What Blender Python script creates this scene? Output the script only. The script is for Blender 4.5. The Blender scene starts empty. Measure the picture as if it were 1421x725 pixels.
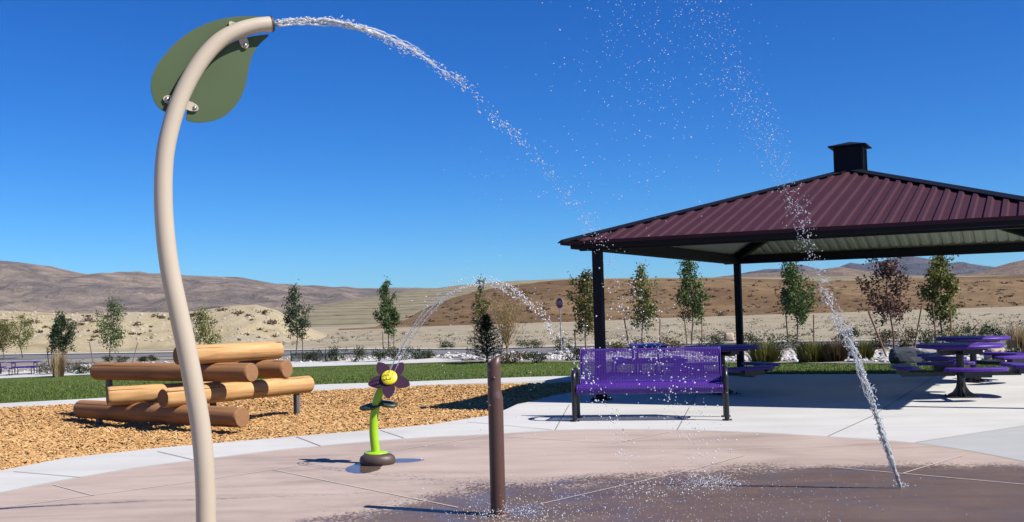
import bpy, math, random
import numpy as np
from mathutils import Vector, Matrix, noise
random.seed(7)
R=math.radians
sc=bpy.context.scene; col=sc.collection
# ------------------------------------------------------------------ camera model
F=1448.9; ROLL=.025; VH=67.34; CH=1.42
PT=math.atan(VH/F); CP,SP=math.cos(PT),math.sin(PT); CR,SR=math.cos(ROLL),math.sin(ROLL)
def ray(px,py):
    dx=px-710.5; dy=py-362.5
    u=dx*CR-dy*SR; v=dx*SR+dy*CR
    return Vector((u,F*CP+v*SP,F*SP-v*CP))
def G(px,py,z=0.):
    r=ray(px,py); t=(z-CH)/r.z
    return Vector((r.x*t,r.y*t,z))
def AT(px,py,D):
    r=ray(px,py); t=D/r.y
    return Vector((r.x*t,D,CH+r.z*t))
def lerp(a,b,t): return a+(b-a)*t
def clamp(t,a=0.,b=1.): return max(a,min(b,t))
def sstep(t): t=clamp(t); return t*t*(3-2*t)
def zt(X,Y):
    a=clamp(X/max(Y,2.),-.62,.62); t=(a+.49)/.98
    zf=lerp(-1.75,-.42,clamp(t,-.1,1.1)); Df=lerp(60,33,clamp(t,-.1,1.1))
    return zf*sstep((Y-19)/(Df-19)) if Y>19 else 0.
def GT(px,py,off=0.):
    r=ray(px,py); D=8.
    while D<900:
        t=D/r.y
        if CH+r.z*t<=zt(r.x*t,D)+off: break
        D*=1.01
    lo,hi=D/1.01,D
    for _ in range(18):
        m=(lo+hi)/2; t=m/r.y
        if CH+r.z*t<=zt(r.x*t,m)+off: hi=m
        else: lo=m
    t=hi/r.y
    return Vector((r.x*t,hi,CH+r.z*t))
def interp(pts,x):
    if x<=pts[0][0]:
        a,b=pts[0],pts[1]
    elif x>=pts[-1][0]:
        a,b=pts[-2],pts[-1]
    else:
        for a,b in zip(pts,pts[1:]):
            if a[0]<=x<=b[0]: break
    return a[1]+(b[1]-a[1])*(x-a[0])/(b[0]-a[0])
# ------------------------------------------------------------------ mesh builder
class MB:
    def __init__(s): s.v=[]; s.f=[]; s.sm=[]
    def add(s,vs,fs,smooth=False):
        n=len(s.v); s.v.extend([tuple(p) for p in vs]); s.f.extend([tuple(i+n for i in f) for f in fs]); s.sm.extend([smooth]*len(fs)); return s
    def box(s,c,size,ax=None,bev=0.):
        c=Vector(c); h=Vector(size)/2
        X,Y,Z=ax if ax else (Vector((1,0,0)),Vector((0,1,0)),Vector((0,0,1)))
        b=min(bev,min(h)*.45)
        if b<=0:
            vs=[c+X*h.x*i+Y*h.y*j+Z*h.z*k for k in(-1,1) for j in(-1,1) for i in(-1,1)]
            return s.add(vs,[(0,2,3,1),(4,5,7,6),(0,1,5,4),(2,6,7,3),(0,4,6,2),(1,3,7,5)])
        # bevelled box: rings of 8 verts
        def ring(hx,hy,bb,z):
            pts=[(hx-bb,-hy),(hx,-hy+bb),(hx,hy-bb),(hx-bb,hy),(-hx+bb,hy),(-hx,hy-bb),(-hx,-hy+bb),(-hx+bb,-hy)]
            return [c+X*p[0]+Y*p[1]+Z*z for p in pts]
        vs=ring(h.x-b,h.y-b,b*.6,-h.z)+ring(h.x,h.y,b,-h.z+b)+ring(h.x,h.y,b,h.z-b)+ring(h.x-b,h.y-b,b*.6,h.z)
        fs=[tuple(range(7,-1,-1)),tuple(range(24,32))]
        for k in range(3):
            for i in range(8): fs.append((k*8+i,k*8+(i+1)%8,k*8+8+(i+1)%8,k*8+8+i))
        return s.add(vs,fs)
    def tube(s,pts,rad,n=12,cap=True,closed=False,smooth=True):
        pts=[Vector(p) for p in pts]; m=len(pts)
        rad=[rad]*m if not hasattr(rad,'__len__') else rad
        t=(pts[1]-pts[0]).normalized(); up=Vector((0,0,1)) if abs(t.z)<.9 else Vector((1,0,0))
        a=t.cross(up).normalized(); vs=[]
        for i,p in enumerate(pts):
            t=((pts[(i+1)%m] if closed else pts[min(i+1,m-1)])-(pts[i-1] if (closed or i>0) else pts[0])).normalized()
            a=(a-t*a.dot(t)).normalized(); b=t.cross(a)
            for k in range(n):
                th=2*math.pi*k/n; vs.append(p+(a*math.cos(th)+b*math.sin(th))*rad[i])
        fs=[]
        for i in range(m if closed else m-1):
            j=(i+1)%m
            for k in range(n): fs.append((i*n+k,i*n+(k+1)%n,j*n+(k+1)%n,j*n+k))
        s.add(vs,fs,smooth)
        if cap and not closed:
            s.add(vs[:n],[tuple(range(n-1,-1,-1))]); s.add(vs[-n:],[tuple(range(n))])
        return s
    def lathe(s,prof,c=(0,0,0),n=24,sx=1,sy=1,smooth=True,ax=None):
        c=Vector(c); X,Y,Z=ax if ax else (Vector((1,0,0)),Vector((0,1,0)),Vector((0,0,1)))
        vs=[c+X*(r*math.cos(2*math.pi*k/n)*sx)+Y*(r*math.sin(2*math.pi*k/n)*sy)+Z*z for r,z in prof for k in range(n)]
        fs=[(i*n+k,i*n+(k+1)%n,(i+1)*n+(k+1)%n,(i+1)*n+k) for i in range(len(prof)-1) for k in range(n)]
        s.add(vs,fs,smooth)
        s.add(vs[:n],[tuple(range(n-1,-1,-1))]); s.add(vs[-n:],[tuple(range(n))])
        return s
    def prism(s,poly,O,X,Y,Z,th,bev=0.):
        O=Vector(O); n=len(poly)
        vs=[O+X*p[0]+Y*p[1] for p in poly]+[O+X*p[0]+Y*p[1]+Z*th for p in poly]
        fs=[tuple(range(n-1,-1,-1)),tuple(range(n,2*n))]+[(i,(i+1)%n,n+(i+1)%n,n+i) for i in range(n)]
        return s.add(vs,fs)
    def build(s,name,mat,parent=None,off=(0,0,0)):
        o=Vector(off)
        me=bpy.data.meshes.new(name); me.from_pydata([(p[0]-o.x,p[1]-o.y,p[2]-o.z) for p in s.v],[],s.f)
        me.polygons.foreach_set('use_smooth',s.sm); me.materials.append(mat); me.update()
        ob=bpy.data.objects.new(name,me); col.objects.link(ob)
        if parent: ob.parent=parent
        return ob
def tag(o,label=None,cat=None,group=None,kind=None):
    for k,v in (('label',label),('category',cat),('group',group),('kind',kind)):
        if v: o[k]=v
    return o
def thing(name,label,cat,loc=(0,0,0),rz=0,group=None):
    o=bpy.data.objects.new(name,None); col.objects.link(o); o.location=loc; o.rotation_euler=(0,0,rz)
    o.empty_display_size=.2
    return tag(o,label,cat,group)
def alone(mb,name,mat,label,cat,loc,group=None):
    o=mb.build(name,mat,None,loc); o.location=loc; return tag(o,label,cat,group)
def dup(root,loc,rz,label,group=None):
    r=root.copy(); col.objects.link(r); r.location=loc; r.rotation_euler=(0,0,rz); r['label']=label
    if group: r['group']=group
    for ch in list(root.children):
        c=ch.copy(); col.objects.link(c); c.parent=r
        for g in ch.children:
            d=g.copy(); col.objects.link(d); d.parent=c
    return r
# ------------------------------------------------------------------ materials
ALB=.74
class NT:
    def __init__(s,name):
        s.m=bpy.data.materials.new(name); s.m.use_nodes=True; s.n=s.m.node_tree.nodes; s.l=s.m.node_tree.links
        s.n.clear(); s.out=s.n.new('ShaderNodeOutputMaterial'); s.p=s.n.new('ShaderNodeBsdfPrincipled'); s.l.new(s.p.outputs[0],s.out.inputs[0])
    def new(s,t,**k):
        o=s.n.new(t)
        for a,v in k.items(): setattr(o,a,v)
        return o
    def set(s,sock,v):
        if isinstance(v,bpy.types.NodeSocket): s.l.new(v,sock)
        elif hasattr(v,'__len__') and len(v)==3 and sock.type=='RGBA': sock.default_value=(*v,1)
        else: sock.default_value=v
    def coord(s,scale=(1,1,1),which='Object'):
        c=s.new('ShaderNodeTexCoord'); m=s.new('ShaderNodeMapping'); s.l.new(c.outputs[which],m.inputs[0]); m.inputs['Scale'].default_value=scale
        return m.outputs[0]
    def noise(s,vec,scale,detail=4,rough=.6,dist=0):
        n=s.new('ShaderNodeTexNoise'); s.l.new(vec,n.inputs['Vector']); n.inputs['Scale'].default_value=scale
        n.inputs['Detail'].default_value=detail; n.inputs['Roughness'].default_value=rough; n.inputs['Distortion'].default_value=dist
        return n.outputs['Fac']
    def vor(s,vec,scale,feat='F1',out='Distance'):
        n=s.new('ShaderNodeTexVoronoi'); n.feature=feat; s.l.new(vec,n.inputs['Vector']); n.inputs['Scale'].default_value=scale
        return n.outputs[out]
    def ramp(s,fac,stops):
        n=s.new('ShaderNodeValToRGB'); s.l.new(fac,n.inputs[0]); e=n.color_ramp.elements
        while len(e)<len(stops): e.new(.5)
        for el,(p,c) in zip(e,stops): el.position=p; el.color=(*c,1) if hasattr(c,'__len__') else (c,c,c,1)
        return n.outputs[0]
    def math(s,op,a,b=0,c=None):
        n=s.new('ShaderNodeMath'); n.operation=op; s.set(n.inputs[0],a); s.set(n.inputs[1],b)
        if c is not None: s.set(n.inputs[2],c)
        return n.outputs[0]
    def mix(s,f,a,b,mode='MIX'):
        n=s.new('ShaderNodeMix'); n.data_type='RGBA'; n.blend_type=mode; s.set(n.inputs[0],f)
        s.set(n.inputs[6],a); s.set(n.inputs[7],b)
        return n.outputs[2]
    def bump(s,h,st=.3,d=.01):
        n=s.new('ShaderNodeBump'); s.l.new(h,n.inputs['Height']); n.inputs['Strength'].default_value=st; n.inputs['Distance'].default_value=d
        s.l.new(n.outputs[0],s.p.inputs['Normal'])
    def col(s,v):
        s.set(s.p.inputs['Base Color'],s.alb(v))
    def alb(s,v):
        if hasattr(v,'__len__') and not isinstance(v,bpy.types.NodeSocket): return tuple(x*ALB for x in v)
        return s.mix(1.,v,(ALB,ALB,ALB),'MULTIPLY')
    def rough(s,v): s.set(s.p.inputs['Roughness'],v)
    def spec(s,v): s.set(s.p.inputs['Specular IOR Level'],v)
def simple(name,c,rough=.5,metal=0,var=.12,sc_=12,bump=.05,spec=.5,coat=0):
    t=NT(name); v=t.coord(); n=t.noise(v,sc_,5)
    t.col(t.mix(n,tuple(x*(1-var) for x in c),tuple(min(1,x*(1+var)) for x in c)))
    t.rough(t.math('MULTIPLY_ADD',n,.15,rough-.07)); t.p.inputs['Metallic'].default_value=metal; t.spec(spec)
    t.p.inputs['Coat Weight'].default_value=coat; t.p.inputs['Coat Roughness'].default_value=.15
    if bump: t.bump(t.noise(v,sc_*6,3),bump,.003)
    return t.m
def leafmat(name,cols,rough=.55,trans=.25):
    t=NT(name); g=t.new('ShaderNodeNewGeometry'); r=g.outputs['Random Per Island']
    k=len(cols); c=t.ramp(r,[(i/(k-1),cc) for i,cc in enumerate(cols)]); t.col(c); c=t.alb(c); t.rough(rough); t.spec(.3)
    tr=t.new('ShaderNodeBsdfTranslucent'); t.l.new(c,tr.inputs[0]); mx=t.new('ShaderNodeMixShader'); mx.inputs[0].default_value=trans
    t.l.new(t.p.outputs[0],mx.inputs[1]); t.l.new(tr.outputs[0],mx.inputs[2]); t.l.new(mx.outputs[0],t.out.inputs[0])
    return t.m
M={}
M['beige']=simple('beige_powder_coat',(.55,.46,.345),.36,var=.07,bump=.03,sc_=3)
M['leafgreen']=simple('green_panel',(.070,.105,.040),.5,var=.10,spec=.3,sc_=2.5,bump=.02)
M['panel_edge']=M['leafgreen']
M['steel']=simple('bolt_steel',(.55,.55,.55),.3,1)
M['dark']=simple('dark_rim',(.05,.04,.035),.5)
M['brown']=simple('brown_powder_coat',(.105,.05,.038),.42,var=.12,sc_=7,bump=.03)
M['lime']=simple('lime_coat',(.36,.62,.01),.35,var=.04,bump=.02)
M['rockbrown']=simple('brown_base',(.085,.055,.045),.5,var=.25,sc_=14,bump=.2)
M['petal']=simple('plum_petal',(.045,.014,.034),.4,var=.1)
M['dgreen']=simple('dark_green_leaf',(.035,.05,.022),.45)
M['yellow']=simple('yellow_centre',(.80,.68,.02),.4,var=.05)
M['purple']=simple('purple_plastisol',(.078,.021,.28),.45,var=.12,sc_=9,bump=.03,spec=.35)
M['black']=simple('black_powder_coat',(.012,.012,.015),.35,var=.2)
M['navy']=simple('navy_black_steel',(.008,.010,.017),.6,var=.2,sc_=6,spec=.15)
M['roof']=simple('plum_roof_metal',(.058,.021,.032),.7,var=.2,sc_=3,bump=.0,spec=.12)
M['ceil']=simple('grey_green_panel',(.60,.66,.60),.6,var=.08,sc_=2)
M['post_steel']=simple('grey_steel',(.11,.11,.115),.5,var=.2)
M['red']=simple('red_sign',(.28,.02,.025),.5)
M['white']=simple('white_paint',(.75,.75,.75),.5)
M['galv']=simple('galvanised',(.35,.36,.36),.45,.5)
M['netting']=simple('green_netting',(.015,.06,.045),.7,var=.3,sc_=8)
M['stake']=simple('weathered_stake',(.23,.13,.08),.8,var=.35,sc_=20)
M['bark']=simple('bark',(.16,.12,.09),.85,var=.35,sc_=25,bump=.3)
M['twig']=simple('yellow_twig',(.30,.21,.09),.8,var=.3,sc_=25)
M['redbark']=simple('red_bark',(.14,.075,.055),.85,var=.3,sc_=25)
M['rock_dark']=simple('dark_boulder',(.035,.045,.06),.8,var=.5,sc_=3,bump=.5)
M['rock_grey']=simple('grey_boulder',(.30,.28,.26),.85,var=.4,sc_=4,bump=.6)
M['rock_tan']=simple('tan_boulder',(.50,.38,.29),.85,var=.3,sc_=4,bump=.6)
M['L_green']=leafmat('leaf_green',[(.04,.085,.02),(.085,.145,.035),(.14,.20,.05)])
M['L_dark']=leafmat('leaf_dark',[(.022,.042,.018),(.045,.075,.028),(.08,.11,.045)])
M['L_olive']=leafmat('leaf_olive',[(.08,.085,.02),(.17,.155,.035),(.12,.14,.04)])
M['L_yellow']=leafmat('leaf_yellow_green',[(.12,.155,.03),(.22,.235,.05),(.15,.14,.045)])
M['L_red']=leafmat('leaf_russet',[(.075,.03,.025),(.13,.06,.045),(.10,.065,.04)])
M['L_conifer']=leafmat('needles',[(.010,.028,.018),(.02,.045,.025),(.035,.06,.035)],trans=.1)
M['L_gold']=leafmat('leaf_gold',[(.30,.20,.06),(.38,.27,.09),(.22,.15,.06)])
M['L_sage']=leafmat('leaf_sage',[(.11,.11,.075),(.16,.155,.11),(.07,.08,.05)])
M['L_straw']=leafmat('straw',[(.42,.30,.15),(.55,.42,.24),(.33,.24,.13)])
M['L_shrub']=leafmat('shrub_green',[(.03,.045,.02),(.06,.08,.03),(.10,.11,.05)])
M['L_rust']=leafmat('shrub_rust',[(.12,.07,.035),(.08,.07,.03),(.17,.10,.05)])
# wood logs
def wood(a=(.42,.215,.08),b=(.66,.39,.16),d=(.80,.52,.25),nm='peeled_log_wood'):
    t=NT(nm); v=t.coord((.6,9,9)); n=t.noise(v,1.4,6,.6,.6); v2=t.coord((1,1,1)); k=t.noise(v2,2.2,4)
    c=t.ramp(n,[(.3,a),(.5,b),(.7,d)])
    c=t.mix(t.math('MULTIPLY',k,.45),c,tuple(x*.9 for x in a))
    vv=t.coord((.35,26,26)); cr=t.noise(vv,1.0,3,.5,.3); c=t.mix(t.ramp(cr,[(.33,1.),(.39,0.)]),c,(.14,.06,.022))
    kn=t.vor(t.coord((1.3,4,4)),1.0); c=t.mix(t.ramp(kn,[(.05,1.),(.13,0.)]),c,(.20,.08,.03))
    t.col(c); t.rough(.68); t.spec(.25); t.bump(n,.35,.01); return t.m
def woodend(a=(.30,.135,.055),b=(.46,.24,.11),nm='log_end_grain'):
    t=NT(nm); v=t.coord((1,1,1)); 
    w=t.new('ShaderNodeTexWave'); w.wave_type='RINGS'; w.rings_direction='X'; t.l.new(v,w.inputs[0]); w.inputs['Scale'].default_value=14; w.inputs['Distortion'].default_value=2.5; w.inputs['Detail'].default_value=3
    n=t.noise(v,9,4); c=t.mix(w.outputs['Fac'],a,b); c=t.mix(t.math('MULTIPLY',n,.6),c,(.22,.10,.045)); t.col(c); t.rough(.8); t.spec(.2); pass
    gm=t.new('ShaderNodeNewGeometry'); s3=t.new('ShaderNodeSeparateXYZ'); t.l.new(v,s3.inputs[0]); an=t.math('ARCTAN2',s3.outputs[1],s3.outputs[2]); cx=t.new('ShaderNodeCombineXYZ'); t.l.new(t.math('MULTIPLY',an,3.),cx.inputs[0]); ck=t.noise(cx.outputs[0],1.3,3,.6)
    c=t.mix(t.ramp(ck,[(.34,.85),(.40,0.)]),c,(.08,.035,.015)); t.col(c); t.bump(w.outputs['Fac'],.2,.004); return t.m
M['wood']=wood(); M['woodend']=woodend()
M['wood_dark']=wood((.30,.145,.060),(.40,.20,.085),(.50,.27,.125),'shaded_log_wood'); M['woodend_dark']=woodend((.28,.14,.062),(.44,.25,.125),'weathered_end_grain')  # darker copy of log wood: shade on three logs put into the colour
# ------------------------------------------------------------------ ground materials
def concrete(name,c1,c2,scale=1.):
    t=NT(name); v=t.coord(); n=t.noise(v,.55*scale,6,.6,.8); n2=t.noise(v,3.5*scale,5,.65); n3=t.noise(v,60,3)
    vs=t.coord((.25,1.6,1)); st=t.noise(vs,1.2,5,.6,.5)
    f=t.math('ADD',t.math('MULTIPLY',n,.5),t.math('MULTIPLY',st,.5))
    c=t.mix(t.ramp(f,[(.38,0.),(.62,1.)]),c1,c2); c=t.mix(t.ramp(n2,[(.62,0.),(.8,.35)]),c,tuple(x*.72 for x in c1))
    c=t.mix(t.math('MULTIPLY',n3,.18),c,tuple(x*.6 for x in c1))
    t.col(c); t.rough(.75); t.spec(.25); t.bump(n3,.12,.004); return t.m
M['concrete']=concrete('broom_concrete',(.56,.545,.51),(.66,.65,.61))
M['concrete_grey']=concrete('grey_concrete',(.42,.42,.40),(.50,.50,.475))
M['joint']=simple('joint_dark',(.22,.21,.20),.9)
M['joint_light']=simple('joint_light',(.60,.53,.47),.8)
def chips():
    t=NT('wood_chip_bed'); v=t.coord(); 
    c=t.ramp(t.vor(v,26,out='Color') if False else t.noise(v,45,4,.7),[(.3,(.10,.045,.015)),(.5,(.36,.19,.07)),(.7,(.60,.36,.15))]); t.col(c); t.rough(.85); t.bump(t.noise(v,38,4),.8,.03); return t.m
M['chipbed']=chips()
M['chip']=leafmat('wood_chip',[(.44,.22,.07),(.56,.31,.11),(.66,.40,.165),(.72,.48,.23),(.50,.26,.085)],.75,0.)
def grassm():
    t=NT('lawn_turf'); v=t.coord(); n=t.noise(v,.5,5,.6); n2=t.noise(v,18,5,.7)
    c=t.mix(t.ramp(n,[(.35,0.),(.65,1.)]),(.11,.155,.028),(.16,.20,.045)); c=t.mix(t.ramp(n2,[(.35,0.),(.7,.8)]),c,(.04,.075,.014)); t.col(c); t.rough(.9); t.spec(.1); t.bump(n2,1,.05); return t.m
M['turf']=grassm()
M['blade']=leafmat('grass_blade',[(.08,.13,.018),(.12,.175,.03),(.17,.215,.05)],.6,.2)
def dirt(name,a,b,c,scale=.15):
    t=NT(name); v=t.coord(); n=t.noise(v,scale,7,.62,.4); n2=t.noise(v,scale*14,5,.65)
    k=t.ramp(n,[(.35,a),(.5,b),(.68,c)]); k=t.mix(t.ramp(n2,[(.5,0.),(.72,.6)]),k,tuple(x*.55 for x in a)); t.col(k); t.rough(.95); t.spec(.1); t.bump(n2,.6,.1); return t.m
M['dirt']=dirt('desert_dirt',(.28,.235,.16),(.37,.315,.22),(.42,.365,.265))
M['gravel']=dirt('bed_gravel',(.22,.20,.17),(.30,.27,.23),(.38,.35,.31),.8)
M['bank']=dirt('sandy_bank',(.33,.27,.16),(.46,.38,.235),(.39,.34,.25),.16)
M['asphalt']=simple('asphalt',(.17,.165,.16),.85,var=.15,sc_=2)
def hillmat(name,a,b,lines=True,zs=1.1,dark=(.10,.08,.05),lw=.07,shrub=0.,sc_=.012,rel=0.):
    t=NT(name); v=t.coord(); n=t.noise(v,sc_,7,.62,.6); n2=t.noise(v,sc_*12,5,.7)
    st_=t.noise(t.coord((1,1,5)),sc_*2.2,7,.7,.8); k=t.mix(t.ramp(t.math('ADD',t.math('MULTIPLY',n,.4),t.math('MULTIPLY',st_,.6)),[(.44,0.),(.56,1.)]),a,b)
    k=t.mix(t.ramp(n2,[(.45,0.),(.7,.55)]),k,tuple(x*.6 for x in a))
    if lines:
        s=t.new('ShaderNodeSeparateXYZ'); t.l.new(v,s.inputs[0])
        wob=t.noise(v,.02,3); zz=t.math('ADD',t.math('MULTIPLY',s.outputs[2],zs),t.math('MULTIPLY',wob,2.0))
        fr=t.math('FRACT',zz,0); k=t.mix(t.ramp(fr,[(0.,.9),(lw,.8),(lw+.05,0.)]),k,dark)
    if shrub:
        sv=t.vor(t.coord((1,1,.3)),.35); k=t.mix(t.ramp(sv,[(.12,shrub),(.22,0.)]),k,(.10,.085,.05))
    t.col(k); t.rough(.95); t.spec(.05)
    if rel: t.bump(t.noise(t.coord((1,1,2.5)),sc_*4,8,.68,.5),1.,rel)
    return t.m
M['hill_tan']=hillmat('graded_hill_tan',(.26,.225,.145),(.32,.275,.185),zs=1.05,lw=.12,dark=(.10,.085,.055))
M['hill_rust']=hillmat('graded_hill_rust',(.17,.105,.056),(.245,.165,.092),zs=.9,lw=.06,dark=(.15,.10,.06),rel=2.2,shrub=.5)
M['mesa']=hillmat('mesa',(.36,.285,.225),(.18,.155,.15),lines=False,rel=26.,sc_=.0045)
M['mtn']=hillmat('far_mountain',(.12,.12,.155),(.20,.175,.18),lines=False,rel=60.,sc_=.003)
M['tanhill']=hillmat('tan_hill',(.29,.215,.155),(.24,.17,.135),lines=False,rel=30.,sc_=.004)
def stones():
    t=NT('pale_cobbles'); g=t.new('ShaderNodeNewGeometry'); c=t.ramp(g.outputs['Random Per Island'],[(0,(.30,.28,.26)),(.4,(.52,.50,.47)),(.8,(.68,.66,.63)),(1,(.40,.33,.27))]); t.col(c); t.rough(.9); return t.m
M['cobble']=stones()
M['rubble']=simple('tan_rubble',(.46,.40,.31),.9,var=.3,sc_=.8)
def water(name,tr,rough):
    t=NT(name); t.col((1.3,1.33,1.35)); t.rough(rough); t.p.inputs['IOR'].default_value=1.33; t.p.inputs['Transmission Weight'].default_value=tr
    tr_=t.new('ShaderNodeBsdfTransparent'); mx=t.new('ShaderNodeMixShader'); mx.inputs[0].default_value=.30; t.l.new(t.p.outputs[0],mx.inputs[1]); t.l.new(tr_.outputs[0],mx.inputs[2]); t.l.new(mx.outputs[0],t.out.inputs[0]); return t.m
M['water']=water('clear_water',.62,.07)
M['drop']=water('water_drop',.45,.08)
# ------------------------------------------------------------------ splash pad + concrete
inner=[(0,685.4),(115,663),(220,646),(273,640),(445,620),(574,609),(680,604),(784,597.5),(993,599),(1144,607),(1274,616),(1421,642.4)]
P=np.array([G(*p)[:2] for p in inner]); A_=np.c_[2*P,np.ones(len(P))]; s_=np.linalg.lstsq(A_,(P**2).sum(1),rcond=None)[0]
PC=Vector((s_[0],s_[1],0)); PR=math.sqrt(s_[2]+s_[0]**2+s_[1]**2)
print('pad',PC,PR)
def padradius(th):
    # blend of traced edge and circle
    best=PR; 
    return best
ang=[(math.atan2(p[1]-PC.y,p[0]-PC.x),math.hypot(p[0]-PC.x,p[1]-PC.y)) for p in P]
ang.sort()
def prad(th):
    th=(th+math.pi)%(2*math.pi)-math.pi
    if th<ang[0][0]: return lerp(PR,ang[0][1],math.exp(-(ang[0][0]-th)*2))
    if th>ang[-1][0]: return lerp(PR,ang[-1][1],math.exp(-(th-ang[-1][0])*2))
    return interp(ang,th)
N=240
raw=[prad(-math.pi+2*math.pi*i/N) for i in range(N)]
for _ in range(6): raw=[(raw[i-1]+raw[i]*2+raw[(i+1)%N])/4 for i in range(N)]
ring=[PC+Vector((math.cos(-math.pi+2*math.pi*i/N),math.sin(-math.pi+2*math.pi*i/N),0))*raw[i] for i in range(N)]
def padmat():
    t=NT('tinted_splash_pad'); v=t.coord(); 
    n=t.noise(v,.7,6,.6,.6); st=t.noise(t.coord((.5,2.2,1)),1.0,6,.62,1.2); fine=t.noise(v,70,3,.7)
    f=t.math('ADD',t.math('MULTIPLY',n,.45),t.math('MULTIPLY',st,.55))
    c=t.ramp(f,[(.36,(.37,.29,.245)),(.5,(.50,.395,.33)),(.64,(.58,.465,.395))])
    # wet zone
    s=t.new('ShaderNodeSeparateXYZ'); t.l.new(v,s.inputs[0])
    def ell(cx,cy,rx,ry,wob,wsc,det=5):
        dx=t.math('DIVIDE',t.math('SUBTRACT',s.outputs[0],cx),rx); dy=t.math('DIVIDE',t.math('SUBTRACT',s.outputs[1],cy),ry)
        d=t.math('SQRT',t.math('ADD',t.math('MULTIPLY',dx,dx),t.math('MULTIPLY',dy,dy)))
        return t.math('ADD',d,t.math('MULTIPLY',t.math('SUBTRACT',t.noise(v,wsc,det,.65),.5),wob))
    d=ell(2.5,5.8,4.2,3.4,.42,1.0)
    dd=t.math('ADD',d,t.math('MULTIPLY',t.math('SUBTRACT',t.noise(t.coord((1,.5,1)),42,4,.8),.5),.62)); wet=t.ramp(dd,[(.94,1.),(1.0,0.)])
    sp=t.noise(t.coord((1,.55,1)),16,4,.8); zone=t.ramp(d,[(.88,1.),(1.42,0.)])
    spk=t.math('MULTIPLY',t.ramp(t.math('ADD',sp,t.math('MULTIPLY',zone,.30)),[(.64,0.),(.70,1.)]),t.ramp(zone,[(0.,0.),(.1,1.)]))
    fp=G(505,650); pd=ell(fp.x,fp.y,.17,.36,.5,5.0); f2=G(560,640); pd2=ell(f2.x,f2.y,.2,.15,.6,5.0)
    ped=t.ramp(t.math('MINIMUM',pd,pd2),[(.93,1.),(.97,0.)])
    allw=t.math('MAXIMUM',t.math('MAXIMUM',wet,t.math('MULTIPLY',spk,.75)),ped)
    wc=t.mix(t.ramp(f,[(.4,0.),(.6,1.)]),(.125,.080,.060),(.175,.118,.090)); c=t.mix(allw,c,wc)
    c=t.mix(t.math('MULTIPLY',fine,.22),c,(.17,.12,.095)); t.col(c)
    pn=t.ramp(t.noise(v,2.2,4,.6,.4),[(.40,.30),(.60,.55)]); wr=t.mix(ped,pn,(.03,.03,.03))
    t.rough(t.mix(allw,(.72,.72,.72),wr)); t.spec(t.mix(allw,(.25,.25,.25),(.30,.30,.30)))
    b=t.new('ShaderNodeBump'); t.l.new(fine,b.inputs['Height']); t.l.new(t.math('MULTIPLY_ADD',allw,-.12,.14),b.inputs['Strength']); b.inputs['Distance'].default_value=.004; t.l.new(b.outputs[0],t.p.inputs['Normal'])
    return t.m
mb=MB(); mb.add([p+Vector((0,0,.004)) for p in ring],[tuple(range(N))]); tag(mb.build('splash_pad',padmat()),kind='structure')
# thin dark edge joint round the pad
mb=MB(); vs=[];
for i,p in enumerate(ring):
    d=(p-PC).normalized(); vs+= [p+Vector((0,0,.008))-d*.004,p+Vector((0,0,.008))+d*.012]
mb.add(vs,[(2*i,2*i+1,(2*i+3)%(2*N),(2*i+2)%(2*N)) for i in range(N)]); tag(mb.build('pad_edge_joint',M['joint']),kind='structure')
YN=[(0,560),(124,553.4),(434,534),(569,529.7),(697.6,524.6),(760,522.4),(1081,519.6),(1421,519)]   # near edge of lawn
YK=[(0,566),(124,560.5),(434,543),(569,535.5),(697.6,530.7),(760,527.5),(840,525)]                  # near edge of kerb strip
outer=[(0,653.3),(91,635.6),(230,620.8),(411.5,605.5),(526,596),(600,589),(650,581),(679.6,576.6),(703.5,567.7),(718,561),(737,557.4),(768,549),(790,545.5),(815,538),(835,527)]
poly=[G(*p) for p in outer]
poly+=[G(x,interp(YN,x)) for x in range(850,1700,50)]
poly+=[Vector((30,poly[-1].y,0)),Vector((30,-14,0)),Vector((-12,-14,0)),Vector((-12,-3,0))]
p0=poly[0]; r0=(p0-PC).length; a0=math.atan2(p0.y-PC.y,p0.x-PC.x)
arc=[PC+Vector((math.cos(a0+R(d)),math.sin(a0+R(d)),0))*r0 for d in range(4,60,4)]
poly+=list(reversed(arc))
mb=MB(); n=len(poly)
import bmesh
def flat(poly,z,th,mat,name):
    bm=bmesh.new(); vs=[bm.verts.new((p.x,p.y,z)) for p in poly]; f=bm.faces.new(vs)
    if f.normal.z<0: f.normal_flip()
    r=bmesh.ops.extrude_face_region(bm,geom=[f]); 
    for g in r['geom']:
        if isinstance(g,bmesh.types.BMVert): g.co.z-=th
    for ff in list(bm.faces):
        if ff.calc_center_median().z<z-1e-4 and abs(ff.normal.z)>.9: pass
    bmesh.ops.recalc_face_normals(bm,faces=bm.faces)
    bmesh.ops.triangulate(bm,faces=[ff for ff in bm.faces if len(ff.verts)>4])
    me=bpy.data.meshes.new(name); bm.to_mesh(me); bm.free(); me.materials.append(mat)
    o=bpy.data.objects.new(name,me); col.objects.link(o); return tag(o,kind='structure')
flat(poly,0,.16,M['concrete'],'concrete_paving')
pp=[G(*p) for p in ((1271,617),(1271,614.8),(1340,604),(1421,591.5),(1600,564),(1640,700),(1500,668),(1421,647),(1340,629))]
flat(pp,.0025,.002,M['concrete_grey'],'grey_paving_panel')
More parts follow.
